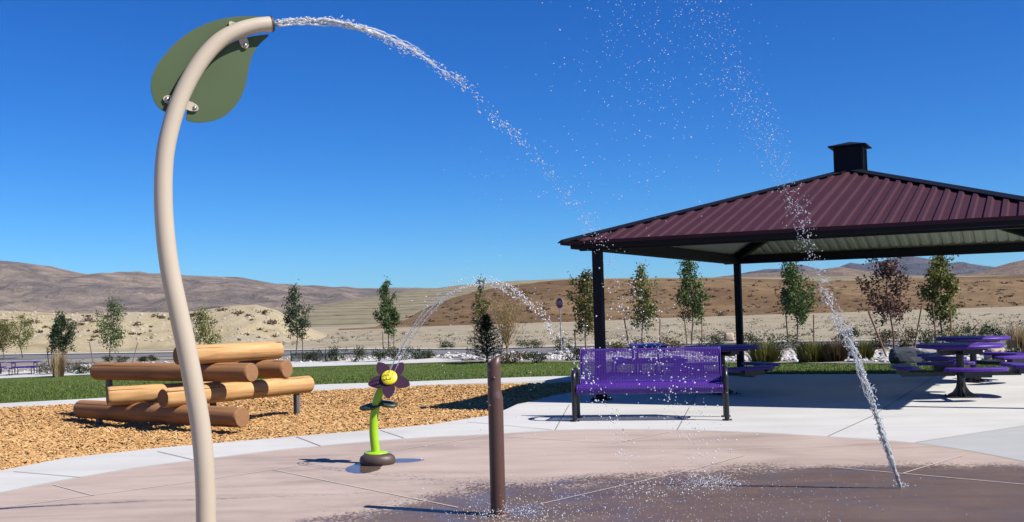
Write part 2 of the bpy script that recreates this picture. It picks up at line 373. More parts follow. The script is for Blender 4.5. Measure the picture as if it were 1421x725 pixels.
# joints
def strip(mb,pts,w,z):
    for a,b in zip(pts,pts[1:]):
        d=(b-a).normalized(); nn=Vector((-d.y,d.x,0))*w/2
        mb.add([Vector((p.x,p.y,z)) for p in (a-nn,a+nn,b+nn,b-nn)],[(3,2,1,0)])
mb=MB()
for L in ([(0,706.4),(273,669),(392,651),(680,605.5)],[(74,674),(129,689)],[(750,701),(961.5,653),(1034,633)],[(703,607),(852,616),(930,600.5)],[(1154,649.7),(1421,673.7)],[(1251,659),(1337,633)],[(378,653),(636,706)]):
    strip(mb,[G(*p) for p in L],.013,.009)
tag(mb.build('pad_joints',M['joint_light']),kind='structure')
mb=MB()
for L in ([(411.4,606.7),(445,619.5)],[(527.6,597.5),(560.7,608.5)],[(19,655),(112,663)],[(218.5,627),(272,639.5)],[(790,562),(770.5,597.3)],[(648.5,586),(766,597)],[(1149,606),(1210.6,578)],[(1271,614.5),(1421,591.5)],[(980,522),(940,597)],[(1210,578),(1300,521)]):
    strip(mb,[G(*p) for p in L],.012,.005)
tag(mb.build('paving_joints',M['joint']),kind='structure')
# chips
_ky=[(px,G(px,interp(YK,px)).y) for px in range(-1500,1300,40)]
def zc(X,Y):
    px=clamp(X/max(Y,1.)*F+710,-1480,1200); return -.165+.135*sstep((Y-(interp(_ky,px)-2.6))/2.4)
mb=MB(); nx,ny=90,60
mb.add([(lerp(-30,6,i/nx),lerp(4,20.5,j/ny),zc(lerp(-30,6,i/nx),lerp(4,20.5,j/ny))-.005) for i in range(nx+1) for j in range(ny+1)],[(i*(ny+1)+j,(i+1)*(ny+1)+j,(i+1)*(ny+1)+j+1,i*(ny+1)+j+1) for i in range(nx) for j in range(ny)],True)
tag(mb.build('wood_chip_ground',M['chipbed']),kind='structure')
def inpoly(x,y,poly):
    c=False; n=len(poly); j=n-1
    for i in range(n):
        a,b=poly[i],poly[j]
        if (a.y>y)!=(b.y>y) and x<(b.x-a.x)*(y-a.y)/(b.y-a.y)+a.x: c=not c
        j=i
    return c
chippoly=[G(x,interp(YK,x),-.14) for x in (-260,0,124,434,569,697,760,830)]
mb=MB(); cnt=0; random.seed(11)
while cnt<70000:
    Y=random.uniform(7,20.3); X=random.uniform(-.56*Y-1.0,2.4)
    if random.random()<(Y-9)/40: continue
    if inpoly(X,Y,poly): continue
    px=X/Y*F+710
    if Y>G(px,interp(YK,px)).y-.02: continue
    cnt+=1
    l=random.uniform(.018,.05); w=random.uniform(.007,.016); th=random.uniform(0,6.28)
    d=Vector((math.cos(th),math.sin(th),random.uniform(-.45,.45))).normalized(); s=Vector((-math.sin(th),math.cos(th),random.uniform(-.6,.6))).normalized(); nn=d.cross(s)*.004
    c=Vector((X,Y,zc(X,Y)+random.uniform(0,.035)+.02*noise.noise(Vector((X,Y,0)))))
    a=[c-d*l-s*w*.6,c+d*l*.8-s*w,c+d*l+s*w*.5,c-d*l*.9+s*w]
    mb.add([p+nn for p in a]+[p-nn for p in a],[(0,1,2,3),(0,4,5,1),(1,5,6,2),(2,6,7,3),(3,7,4,0)])
tag(mb.build('wood_chips',M['chip']),label='loose orange wood chips covering the play area',kind='stuff')
# kerb strip between chips and lawn
mb=MB(); xs=list(range(-700,841,35)); T=[G(x,interp(YN,x)) for x in xs]; B=[G(x,interp(YK,x)) for x in xs]; m=len(xs)
vs=[p for p in T]+[p for p in B]+[p-Vector((0,0,.2)) for p in B]+[p-Vector((0,0,.2)) for p in T]
fs=[]
for i in range(m-1): fs+=[(m+i,m+i+1,i+1,i),(2*m+i,2*m+i+1,m+i+1,m+i),(i,i+1,3*m+i+1,3*m+i)]
mb.add(vs,fs); tag(mb.build('kerb_strip',M['concrete']),kind='structure')
# lawn
YF=[(-600,548),(0,525.5),(127,520),(407,510),(556,505),(655,501.5),(805,502),(1081,503.5),(1421,506),(2000,497)]
def band(name,mat,y0,y1,x0,x1,step,rows,dz=0.,kind='structure',terr=True):
    mb=MB(); xs=list(range(x0,x1+1,step)); vs=[]
    for x in xs:
        a=GT(x,y0(x)); b=GT(x,y1(x))
        for k in range(rows+1):
            p=a.lerp(b,k/rows); vs.append(Vector((p.x,p.y,zt(p.x,p.y)+dz)))
    r=rows+1
    mb.add(vs,[(i*r+k,(i+1)*r+k,(i+1)*r+k+1,i*r+k+1) for i in range(len(xs)-1) for k in range(rows)],True)
    return tag(mb.build(name,mat),kind=kind)
yn=lambda x:interp(YN,x); yf=lambda x:interp(YF,x)
band('lawn',M['turf'],yn,yf,-700,2100,20,14,-.012)
mb=MB(); random.seed(5); cnt=0
while cnt<42000:
    px=random.uniform(-160,1560); t=random.random()**1.0
    py=lerp(yn(px),yf(px),t)
    if py<yf(px)+.3: continue
    p=GT(px,py); D=p.y
    th=random.uniform(0,6.28); w=.0035*D/10+.002; h=random.uniform(.025,.05)
    s=Vector((math.cos(th),math.sin(th),0))*w; l=Vector((random.uniform(-.02,.02),random.uniform(-.02,.02),h))
    p=p-Vector((0,0,.012)); mb.add([p-s,p+s,p+l],[(0,1,2)]); cnt+=1
tag(mb.build('grass',M['blade']),label='short mown green grass of the lawn beyond the kerb',kind='stuff')
# far walkway beyond the lawn, planting bed, road
band('walkway',M['concrete'],lambda x:yf(x)+.2,lambda x:yf(x)-interp([(0,8),(407,7.5),(600,6),(648,1.0)],x),-500,640,20,2,.02)
band('bed_soil',M['gravel'],lambda x:yf(x)+.5,lambda x:interp([(0,492),(400,488),(700,488),(1421,478)],x),-700,2100,25,10,.005)
rd0=lambda x:interp([(0,500),(300,494),(480,492),(650,497),(800,489),(1081,483),(1421,478)],x)
rd1=lambda x:interp([(0,493),(300,489),(480,485.5),(650,485.5),(800,481.5),(1081,476),(1421,472)],x)
band('road',M['asphalt'],rd0,rd1,-700,2100,20,4,.03)
band('road_kerb',M['concrete'],lambda x:rd1(x)+.9,lambda x:rd1(x),-700,2100,20,1,.12)
# terrain
mb=MB(); rs=[0.5]+[2*1.075**i for i in range(125)]; rs=[r for r in rs if r<16000]; na=200; vs=[]
for r in rs:
    for k in range(na):
        th=2*math.pi*k/na; X=r*math.sin(th); Y=r*math.cos(th)
        z=zt(X,Y)-.06 if Y>19 else -.32
        if 15<Y<=19: z=-.32
        if Y>60: z+=.12*noise.noise(Vector((X*.05,Y*.05,0)))*clamp((Y-60)/30)
        vs.append((X,Y,z))
mb.add(vs,[(i*na+k,i*na+(k+1)%na,(i+1)*na+(k+1)%na,(i+1)*na+k) for i in range(len(rs)-1) for k in range(na)],True)
mb.add(vs[:na],[tuple(range(na))])
tag(mb.build('terrain',M['dirt']),kind='structure')
# hills
def hill(name,mat,sil,base,D0,D1,x0,x1,step=6,rows=30,amp=.12,ns=.01,back=1.6,drop=0.,pw=1.,label=None):
    """ridge with crest heights read off along the skyline, at its own distance"""
    mb=MB(); xs=list(range(x0,x1+1,step)); vs=[]; tot=rows+8
    for x in xs:
        top=AT(x,interp(sil,x),D1); zb=base
        for k in range(tot+1):
            if k<=rows: t=k/rows; D=lerp(D0,D1,t); zz=lerp(zb,top.z,sstep(t)**pw)
            else: t=(k-rows)/8; D=lerp(D1,D1*back,t); zz=lerp(top.z,zb-3,sstep(t))
            a=top.x/D1; X=a*D; Hh=max(0,top.z-zb)
            nz=noise.fractal(Vector((X*ns,D*ns*.8,3.3)),1.,2.,6)-.9*abs(noise.noise(Vector((X*ns*3.1,D*ns*.5,7.7))))
            env=math.sin(math.pi*clamp(k/rows)**.8) if k<=rows else 0
            nv=noise.noise(Vector((x*.07,2.,1.)))*.008
            vs.append((X,D,zz+Hh*amp*nz*env+(Hh*nv if k>0 else 0)))
    r=tot+1
    mb.add(vs,[(i*r+k,(i+1)*r+k,(i+1)*r+k+1,i*r+k+1) for i in range(len(xs)-1) for k in range(tot)],True)
    return tag(mb.build(name,mat),kind='structure')
hill('mesa_hills',M['mesa'],[(-700,372),(-200,362),(0,367),(60,373),(120,382),(180,384),(250,385),(330,387),(400,397),(500,402),(560,401),(640,402),(760,402),(900,398)],-20,1100,2600,-700,960,4,90,.17,.0035,1.5,pw=.8)
hill('far_mountains',M['mtn'],[(900,396),(1010,384),(1060,374),(1085,373),(1110,367),(1140,375),(1165,372),(1180,366),(1200,368),(1230,363),(1262,358),(1290,360),(1310,367),(1345,366),(1380,371),(1421,372),(1600,360),(2000,372)],-20,2900,4600,880,2100,4,60,.35,.0022,1.3)
hill('tan_foothills',M['tanhill'],[(900,396),(1000,386),(1060,380),(1120,378),(1150,373.5),(1168,371.5),(1190,375),(1230,380),(1290,384),(1340,381),(1370,375),(1400,366),(1421,361),(1520,350),(2000,345)],-15,1500,2700,880,2100,5,40,.15,.003,1.4)
hill('graded_hill_tan',M['hill_tan'],[(180,470),(240,455),(330,438),(420,427),(500,415),(560,406.5),(600,401.5),(644,396),(700,391.5),(760,389),(803,387.5),(1000,386),(1421,383),(2100,375)],-1.6,205,430,180,2100,6,50,.05,.02,1.4,pw=1.)
hill('graded_hill_rust',M['hill_rust'],[(470,458),(520,448),(560,437),(600,423),(640,410),(690,399),(760,391),(803,388.6),(900,388),(1000,387),(1081,388),(1150,391),(1300,386),(1421,383),(2100,375)],-1.3,180,330,470,2100,6,50,.10,.03,1.3,pw=1.)
hill('sandy_bank',M['bank'],[(-700,440),(-200,432),(0,431),(60,434),(120,436),(170,433),(230,434),(270,432),(330,424),(355,423),(385,431),(410,446),(440,460),(460,466)],-1.95,98,140,-700,460,5,24,.10,.12,1.5,pw=.9)
# ------------------------------------------------------------------ stones and scrub as stuff
def blob(mb,c,r,sx=1,sy=1,sz=1,seed=0,sub=1,amp=.25):
    vs,fs=ICO[sub]
    rot=Matrix.Rotation(random.uniform(0,6.28),3,'Z')
    out=[]
    for v in vs:
        d=1+amp*noise.noise(v*1.7+Vector((seed*3.1,seed,0))); w=Vector((v.x*sx,v.y*sy,v.z*sz))*r*d; out.append(Vector(c)+rot@w)
    mb.add(out,fs,False)
ICO={}
for sub in (1,2,3):
    bm=bmesh.new(); bmesh.ops.create_icosphere(bm,subdivisions=sub,radius=1); ICO[sub]=([v.co.copy() for v in bm.verts],[tuple(v.index for v in f.verts) for f in bm.faces]); bm.free()
random.seed(21); mb=MB()
def cob(x0,x1,y0,y1,n,r0,r1):
    for i in range(n):
        x=random.uniform(x0,x1); y=random.uniform(y0(x),y1(x)) if callable(y0) else random.uniform(y0,y1); p=GT(x,y); r=random.uniform(r0,r1)
        blob(mb,p+Vector((0,0,r*.2)),r,1.2,1,.75,i,1,.5)
cob(-150,410,lambda x:yf(x)-14,lambda x:yf(x)-7,500,.04,.11)
cob(405,640,lambda x:yf(x)-10,lambda x:yf(x)-6,350,.05,.13)
cob(640,1560,lambda x:yf(x)-9,lambda x:yf(x)-1.5,1500,.04,.12)
cob(1040,1230,lambda x:yf(x)-14,lambda x:yf(x)-4,260,.07,.16)
cob(800,1500,lambda x:484,lambda x:496,500,.05,.13)
cob(620,830,lambda x:490,lambda x:499,160,.06,.14)
tag(mb.build('cobbles',M['cobble']),label='pale cobbles spread over the planting beds beyond the lawn',kind='stuff')
def leaf(mb,p,s,n=None):
    a=Vector((random.gauss(0,1),random.gauss(0,1),random.gauss(0,1))).normalized(); b=a.cross(Vector((random.gauss(0,1),random.gauss(0,1),random.gauss(0,1)))).normalized()
    a*=s; b*=s*.6
    mb.add([p-a,p-b*.9,p+a,p+b*.9],[(0,1,2,3)])
def depthbank(px,frac):  # position on the sandy bank
    return None
dg=bpy.context.evaluated_depsgraph_get()
bank=bpy.data.objects['sandy_bank']; hr=bpy.data.objects['graded_hill_rust']
dg.update()
from mathutils.bvhtree import BVHTree
def bvh(o): return BVHTree.FromPolygons([v.co[:] for v in o.data.vertices],[p.vertices[:] for p in o.data.polygons])
BB=bvh(bank); BH=bvh(hr)
def hit(B,px,py):
    r=ray(px,py).normalized(); h=B.ray_cast(Vector((0,0,CH)),r); return h[0]
random.seed(33)
mb=MB(); mr=MB()
pts=[(96,445),(103,450),(121,446),(55,462),(63,455),(165,470),(190,452),(216,440),(222,441),(265,440),(270,438),(307,432),(330,436),(345,440),(365,436),(375,450),(20,470),(135,462),(250,462),(45,449),(150,441)]
for (x,y) in pts+[(random.uniform(-150,400),random.uniform(438,474)) for _ in range(60)]:
    p=hit(BB,x,y)
    if p is None: continue
    r=random.uniform(.25,.6) if (x,y) in pts else random.uniform(.12,.3)
    for k in range(int(160*r)): leaf(mb,p+Vector((random.gauss(0,r*.75),random.gauss(0,r*.6),abs(random.gauss(0,r*.45)))),.09+.1*r)
for _ in range(1000):
    x=random.uniform(-100,420); p=hit(BB,x,random.uniform(428,476))
    if p is None: continue
    r=random.choice([.05,.07,.09,.14,.25])*random.uniform(.6,1.1); blob(mr,p,r,1.2,1,.8,_,1,.5)
for _ in range(650):
    x=random.uniform(520,1421); p=hit(BH,x,random.uniform(390,452))
    if p is None: continue
    r=random.uniform(.12,.45)*random.choice((1,1,1,1.8))
    for k in range(int(30*r+6)): leaf(mb,p+Vector((random.gauss(0,r*.8),random.gauss(0,r*.6),abs(random.gauss(0,r*.35)))),.16+.16*r)
tag(mb.build('sagebrush',M['L_rust']),label='low brown sagebrush dotted over the far banks',kind='stuff')
tag(mr.build('bank_rubble',M['rubble']),label='loose pale rubble on the sandy bank at left',kind='stuff')
# tufts of dry brush on the open field
mb=MB()
for _ in range(900):
    x=random.uniform(-100,1500); y=random.uniform(452,484)-.012*x; p=GT(x,max(y,437-.025*(x-710)+14)); r=random.uniform(.1,.32)
    if p.y>150: continue
    for k in range(14): leaf(mb,p+Vector((random.gauss(0,r),random.gauss(0,r),abs(random.gauss(0,r*.5)))),.07)
tag(mb.build('dry_brush',M['L_sage']),label='grey dry brush scattered on the bare field',kind='stuff')
# ------------------------------------------------------------------ trees
def tree(label,px,yb,yt,wpx,leafm,seed,n=1900,kind='col',bark='bark',base=.26,group='young staked trees beyond the lawn',name='young_tree',lean=0.):
    rnd=random.Random(seed); p=GT(px,yb); D=p.y; s=D/F; H=(yb-yt)*s; W=wpx*s/2
    t=thing(name,label,'tree',p,0,group)
    tr=MB(); pts=[]; 
    for i in range(9):
        k=i/8; pts.append(Vector((W*.12*math.sin(k*5+seed)+lean*k*H,W*.1*math.cos(k*4+seed),H*k*.97)))
    tr.tube(pts,[lerp(.05,.008,(i/8)**.8) for i in range(9)],7)
    def onstem(k):
        k=clamp(k)*8; i=min(7,int(k)); return pts[i].lerp(pts[i+1],k-i)
    if kind=='col': prof=lambda h:(.35+1.0*math.sin(math.pi*clamp(h*.9+.05))**.8)*(1-.62*h)
    elif kind=='round': prof=lambda h:math.sin(math.pi*clamp(h*.88+.1))**.6*(1-.25*h)
    else: prof=lambda h:.55+.45*math.sin(math.pi*h)
    cr=MB(); clumps=[]; nb=30 if kind=='col' else 26
    for i in range(nb):
        if rnd.random()<.16: continue
        h=(i+rnd.random())/nb; r=W*prof(h)*rnd.uniform(.45,1.12); th=i*2.4+rnd.random()
        a=onstem(base+(1-base)*h*.88); b=onstem(base+(1-base)*h)+Vector((math.cos(th)*r,math.sin(th)*r,H*.03+r*.45*rnd.random()))
        tr.tube([a,a.lerp(b,.55)+Vector((0,0,-.03*r)),b],[.014*(1.2-h),.009*(1.1-h)+.002,.003],5)
        clumps.append((b,r)); clumps.append((a.lerp(b,.6),r))
        if rnd.random()<.35: 
            b2=b+Vector((rnd.gauss(0,.25)*W,rnd.gauss(0,.25)*W,rnd.uniform(.02,.07)*H)); tr.tube([b,b2],[.004,.002],4); clumps.append((b2,r))
    clumps.append((pts[-1],W*.5)); clumps.append((onstem(.95),W*.5)); clumps.append((onstem(.9),W*.6)); clumps.append((pts[-1]+Vector((0,0,H*.01)),W*.3))
    wts=[max(.3,c[1]/W) for c in clumps]
    random.seed(seed)
    for _ in range(int(n*1.35)):
        c,r=rnd.choices(clumps,wts)[0]; g=W*.15+.02
        q=c+Vector((rnd.gauss(0,g),rnd.gauss(0,g),rnd.gauss(0,g*1.25)))
        leaf(cr,q,rnd.uniform(.045,.095))
    tr.build('trunk',M[bark],t); cr.build('crown',M[leafm],t)
    return t,p,H
stakes=[]
def stake(x0,y0,x1,y1,label):
    a=GT(x0,y0); b=AT(x1,y1,a.y+random.uniform(-.4,.4)); mb=MB(); mb.tube([a-Vector((0,0,.1)),b],.032,8)
    alone(mb,'tree_stake',M['stake'],label,'stake',a,'wooden stakes holding the young trees')
TR=[('olive-brown leafy tree cut by the left edge of the photo',3,500,449,34,'L_olive',1,1500,'round'),
('small yellowing tree above the far left picnic table',30,498,441,38,'L_yellow',2,1500,'round'),
('dense blackish-green tree rising behind the clump of straw grass',84,508,441,36,'L_dark',3,3200,'round'),
('loose bright green tree left of the curved beige pipe, above the log stack',155,504,421,44,'L_green',4,1700,'round'),
('pale green tree showing just right of the curved pipe, behind the top log',283,498,432,40,'L_yellow',5,1300,'round'),
('slim dark green tree just right of the log stack',411,494,401,34,'L_dark',6,2100,'col'),
('slim dark green tree rising above the purple flower',538,490,396,28,'L_green',7,2500,'col'),
('thin sparse tree rising out of the dark conifer',669,492,388,22,'L_olive',8,800,'col'),
('olive green tree directly left of the near pavilion post',815,492,378,38,'L_olive',10,2200,'col'),
('yellow-green tree over the middle of the purple bench',893,486,372,38,'L_yellow',11,1900,'col'),
('bright green full tree between the two left pavilion posts, right of the yellow-green one',961,480,362,38,'L_green',12,2600,'col'),
('green pointed tree right of the far pavilion post, beside the tall jet',1105,478,364,50,'L_green',13,3000,'col'),
('tall yellow-tinged green tree behind the right picnic tables',1307,478,356,44,'L_yellow',15,2600,'col')]
for r_ in TR: tree(*r_)
tree('sparse tree with reddish brown leaves left of the right picnic tables',1237,484,366,64,'L_red',14,1500,'round','redbark',.3)
# conifer
def conifer(label,px,yb,yt,wpx,seed):
    rnd=random.Random(seed); p=GT(px,yb); s=p.y/F; H=(yb-yt)*s; W=wpx*s/2; t=thing('conifer',label,'tree',p)
    tr=MB(); tr.tube([(0,0,0),(0,0,H*.96)],[.06,.01],8); cr=MB()
    for i in range(95):
        h=.07+.9*i/95; r=W*1.35*(1-h)**.8*rnd.uniform(.65,1.12); th=i*2.4; a=Vector((0,0,H*h)); b=a+Vector((math.cos(th)*r,math.sin(th)*r,r*.25-.02))
        tr.tube([a,b],[.01,.003],4)
        for k in range(62):
            q=a.lerp(b,rnd.uniform(.15,1.05)); d=Vector((rnd.gauss(0,.6)+math.cos(th),rnd.gauss(0,.6)+math.sin(th),rnd.uniform(-.2,.9))).normalized()*rnd.uniform(.08,.15); w=d.cross(Vector((0,0,1))).normalized()*.035
            q+=Vector((rnd.gauss(0,.03),rnd.gauss(0,.03),rnd.gauss(0,.03))); cr.add([q-w,q+w,q+d],[(0,1,2)])
    tr.build('trunk',M['bark'],t); cr.build('crown',M['L_conifer'],t)
conifer('dark green bushy conifer behind the top of the brown spray post',676,503,436,50,3)
# golden twiggy tree
def twiggy(label,px,yb,yt,wpx,seed):
    rnd=random.Random(seed); p=GT(px,yb); s=p.y/F; H=(yb-yt)*s; W=wpx*s/2; t=thing('twiggy_tree',label,'tree',p)
    tr=MB(); cr=MB(); tr.tube([(0,0,0),(0.02,0,H*.2)],[.05,.04],8); random.seed(seed)
    for i in range(60):
        th=rnd.uniform(0,6.28); e=W*rnd.uniform(.1,1.)*1.0; a=Vector((0,0,H*rnd.uniform(.12,.3))); b=Vector((math.cos(th)*e,math.sin(th)*e,H*rnd.uniform(.55,1.)*(1-.25*e/W)))
        mid=a.lerp(b,.5)+Vector((math.cos(th),math.sin(th),-.3))*e*.12
        tr.tube([a,mid,b],[.014,.008,.003],4)
        for k in range(7):
            c=a.lerp(mid,rnd.random()).lerp(b,rnd.random()); d=c+Vector((rnd.gauss(0,.18),rnd.gauss(0,.18),rnd.uniform(.1,.4))); tr.tube([c,d],[.004,.002],3)
            for q in range(3): leaf(cr,d+Vector((rnd.gauss(0,.07),rnd.gauss(0,.07),rnd.gauss(0,.07))),.045)
    tr.build('trunk',M['twig'],t); cr.build('crown',M['L_gold'],t)
twiggy('bare golden twiggy tree between the conifer and the stop sign',704,498,396,62,9)
random.seed(8)
for a in [(68,508,65,482,'upright stake left of the straw grass clump at far left'),(92,508,93,481,'upright stake right of the straw grass clump at far left'),
 (130,506,124,474,'leaning stake left of the bright green tree near the pipe'),(183,504,191,476,'leaning stake right of the bright green tree near the pipe'),
 (420,492,420,462,'stake right of the slim tree beside the log stack'),(532,488,531,462,'left stake of the slim tree above the purple flower'),(546,488,547,461,'right stake of the slim tree above the purple flower'),
 (660,494,658,453,'pale stake at the left side of the conifer'),(694,496,701,453,'stake between the conifer and the golden twiggy tree'),
 (800,492,797,458,'stake left of the olive tree by the near pavilion post'),(874,486,866,442,'left leaning stake of the yellow-green tree over the bench'),(915,486,916,443,'right stake of the yellow-green tree over the bench'),
 (954,482,949,436,'left stake of the bright green tree between the posts'),(974,480,974,440,'right stake of the bright green tree between the posts'),
 (1094,478,1090,432,'left stake of the pointed tree beside the tall jet'),(1129,478,1129,437,'right stake of the pointed tree beside the tall jet'),
 (1233,499,1205,432,'pale leaning stake left of the reddish tree'),(1268,482,1279,425,'dark leaning stake right of the reddish tree'),
 (1300,480,1294,421,'left stake of the tall tree behind the right tables'),(1321,480,1319,430,'right stake of the tall tree behind the right tables')]: stake(*a)
# ------------------------------------------------------------------ shrubs
def shrub(name,label,px,yb,yt,wpx,leafm,seed,kind='round',n=None,group='shrubs in the planting beds',cat='shrub'):
    rnd=random.Random(seed); random.seed(seed); p=GT(px,yb); s=p.y/F; H=(yb-yt)*s; W=wpx*s/2; mb=MB()
    if kind=='grass':
        W*=1.35 if leafm!='L_straw' else 1.; n=n or (750 if leafm!='L_straw' else 420)
        for i in range(n or 420):
            th=rnd.uniform(0,6.28); r0=rnd.random()*W*.7; b=Vector((math.cos(th)*r0,math.sin(th)*r0,0)); ln=H*rnd.uniform(.55,1.05)*(1-.45*(r0/W)**2); o=W*rnd.uniform(-.1,.8)
            tip=b+Vector((math.cos(th)*o,math.sin(th)*o*.9,ln)); mid=b.lerp(tip,.55)-Vector((math.cos(th),math.sin(th),-.4))*o*.18; w=Vector((-math.sin(th+1),math.cos(th+1),0))*rnd.uniform(.008,.016)
            mb.add([b-w,b+w,mid+w*.9,mid-w*.9,tip],[(0,1,2,3),(3,2,4)])
    else:
        cl=[Vector((rnd.uniform(-1,1)*W,rnd.uniform(-.8,.8)*W,H*rnd.uniform(.15,.85)*(1 if rnd.random()<.8 else 1.1))) for _ in range(12)]
        for c in cl:
            mb.tube([(0,0,0),c],[.012,.004],4)
        for i in range(n or int(260+900*W)):
            c=rnd.choice(cl); q=c+Vector((rnd.gauss(0,W*.2+.03),rnd.gauss(0,W*.2+.03),rnd.gauss(0,H*.14)))
            q.z=max(.02,q.z); leaf(mb,q,rnd.uniform(.03,.06))
    return alone_local(mb,name,M[leafm],label,cat,p,group)
def alone_local(mb,name,mat,label,cat,loc,group):
    o=mb.build(name,mat); o.location=loc; return tag(o,label,cat,group)
SH=[('ornamental_grass','tall straw-coloured grass clump at the far left lawn edge',81,523,484,20,'L_straw','grass'),
('ornamental_grass','straw-coloured grass plume at the right photo edge',1413,497,446,30,'L_straw','grass'),
('ornamental_grass','olive grass mound left of the cobble heap, right of the far post',1062,503,471,40,'L_olive','grass'),
('ornamental_grass','olive-brown grass mound left of the tall jet, above the shade',1127,503,468,38,'L_olive','grass'),
('ornamental_grass','rusty grass mound touching the right side of the tall jet',1160,502,470,30,'L_rust','grass'),
('ornamental_grass','green-gold grass mound left of the pale leaning stake',1196,500,470,32,'L_olive','grass'),
('shrub','grey shrub just right of the far left picnic table',68,520,503,26,'L_sage','r'),
('shrub','grey-green shrub right of the straw grass at far left',100,518,502,22,'L_sage','r'),
('shrub','low dark green shrub at the left end of the long brown log',114,519,508,18,'L_shrub','r'),
('shrub','round grey shrub above the left part of the logs',168,503,494,16,'L_sage','r'),
('shrub','small dark shrub above the left part of the logs',150,502,495,13,'L_shrub','r'),
('shrub','small dark shrub left of the curved pipe above the logs',197,502,495,12,'L_shrub','r'),
('shrub','dark ball shrub against the left side of the curved pipe',211,501,493,12,'L_shrub','r'),
('shrub','dark shrub inside the left end of the green netting',436,502,486,24,'L_shrub','r'),
('shrub','tall dark shrub at the right end of the green netting',466,502,483,20,'L_shrub','r'),
('shrub','dark shrub right of the green netting, left of the slim tree',491,503,483,26,'L_shrub','r'),
('shrub','dark shrub right under the slim tree above the flower',526,502,484,24,'L_shrub','r'),
('shrub','green shrub right of the slim tree above the flower',551,501,481,24,'L_shrub','r'),
('shrub','dark shrub where the flower jets cross the road',577,499,482,22,'L_dark','r'),
('shrub','small green shrub beyond the road left of the conifer',619,485,474,18,'L_shrub','r'),
('shrub','low round shrub on the road edge left of the conifer',595,498,486,16,'L_shrub','r'),
('shrub','rusty low shrub under the golden twiggy tree',712,504,489,36,'L_rust','r'),
('shrub','dark low shrub below the stop sign, left part',742,504,487,26,'L_shrub','r'),
('shrub','spreading green shrub beyond the road left of the stop sign',735,484,470,30,'L_shrub','r'),
('shrub','green shrub at the foot of the stop sign',779,487,469,24,'L_shrub','r'),
('shrub','dark shrub between the stop sign and the near pavilion post',800,500,483,24,'L_shrub','r'),
('shrub','olive shrub directly right of the near pavilion post',856,488,470,30,'L_olive','r'),
('shrub','dark shrub behind the bench under the yellow-green tree',890,490,470,28,'L_shrub','r'),
('shrub','rusty shrub behind the bench right of the yellow-green tree',930,488,468,34,'L_rust','r'),
('shrub','dark green shrub left of the far pavilion post',986,484,464,30,'L_shrub','r'),
('shrub','grey-green shrub immediately right of the far pavilion post',1043,482,462,28,'L_shrub','r'),
('shrub','dark spreading shrub at the foot of the pointed tree',1085,486,460,38,'L_shrub','r'),
('shrub','dark shrub in shade right of the tall jet, beyond the grasses',1178,478,458,30,'L_shrub','r'),
('shrub','rusty green shrub at the foot of the reddish tree',1222,484,460,34,'L_rust','r'),
('shrub','rust-coloured shrub left of the dark boulder top',1256,482,458,32,'L_rust','r'),
('shrub','green shrub behind the left part of the right tables',1290,482,458,28,'L_shrub','r'),
('shrub','tall green shrub behind the middle of the right tables',1326,478,452,24,'L_olive','r'),
('shrub','dark green shrub behind the right half of the right tables',1352,474,455,22,'L_shrub','r'),
('shrub','dark green upright shrub left of the straw plume at right',1378,476,450,30,'L_dark','r'),
('shrub','grey shrub under the straw plume at the right edge',1404,502,484,32,'L_sage','r')]
for i,(nm,lb,px,yb,yt,w,m_,k) in enumerate(SH):
    shrub(nm,lb,px,yb,yt,w,m_,100+i,'grass' if k=='grass' else 'round',cat='ornamental grass' if k=='grass' else 'shrub',group='ornamental grass clumps' if k=='grass' else 'shrubs in the planting beds')
# boulders
def boulder(label,px,yb,wpx,hpx,mat,seed,name='boulder'):
    random.seed(seed); p=GT(px,yb); s=p.y/F; vs,fs=ICO[3]; W=wpx*s/2; Hh=hpx*s; mb=MB(); out=[]
    for v in vs:
        q=Vector((math.copysign(abs(v.x)**.65,v.x),math.copysign(abs(v.y)**.65,v.y),math.copysign(abs(v.z)**.6,v.z)))
        d=1+.22*noise.noise(v*1.3+Vector((seed,0,0)))+.08*noise.noise(v*4+Vector((seed,1,0))); out.append(Vector((q.x*W*d,q.y*W*.8*d,Hh*.42+q.z*Hh*.5*d)))
    mb.add(out,fs); return alone_local(mb,name,M[mat],label,'boulder',p,None)
boulder('large blue-black boulder on the lawn edge left of the right tables',1256,505,42,24,'rock_dark',4)
boulder('jagged grey boulder beside the blue-black one, behind the table seats',1292,503,44,20,'rock_grey',7)
boulder('tan boulder visible under the right end of the table tops',1384,502,34,20,'rock_tan',9)
boulder('brown block of stone left of the far pavilion post',1012,474,14,13,'rock_tan',12)
# green netting
mb=MB(); a=GT(404,502)
pts=[GT(x,502.5-.01*(x-404)) for x in range(404,472,8)]
for i,(p,q) in enumerate(zip(pts,pts[1:])):
    h=.5+.05*math.sin(i*2.); h2=.5+.05*math.sin(i*2+2.)
    nx=8; ny=8
    for k in range(nx+1):
        b=p.lerp(q,k/nx); mb.tube([b,b+Vector((0,.02*math.sin(k),h))],.012,4)
    for k in range(ny+1):
        mb.tube([p+Vector((0,0,h*k/ny)),q+Vector((0,0,h2*k/ny))],.012,4)
nt=thing('netting_fence','low green plastic netting fence right of the log stack','fence',a); mb.build('netting',M['netting'],nt,a)
for p in pts[::2]:
    m2=MB(); m2.tube([p,p+Vector((0,-.03,.66))],.03,6); m2.build('post',M['netting'],nt,a)
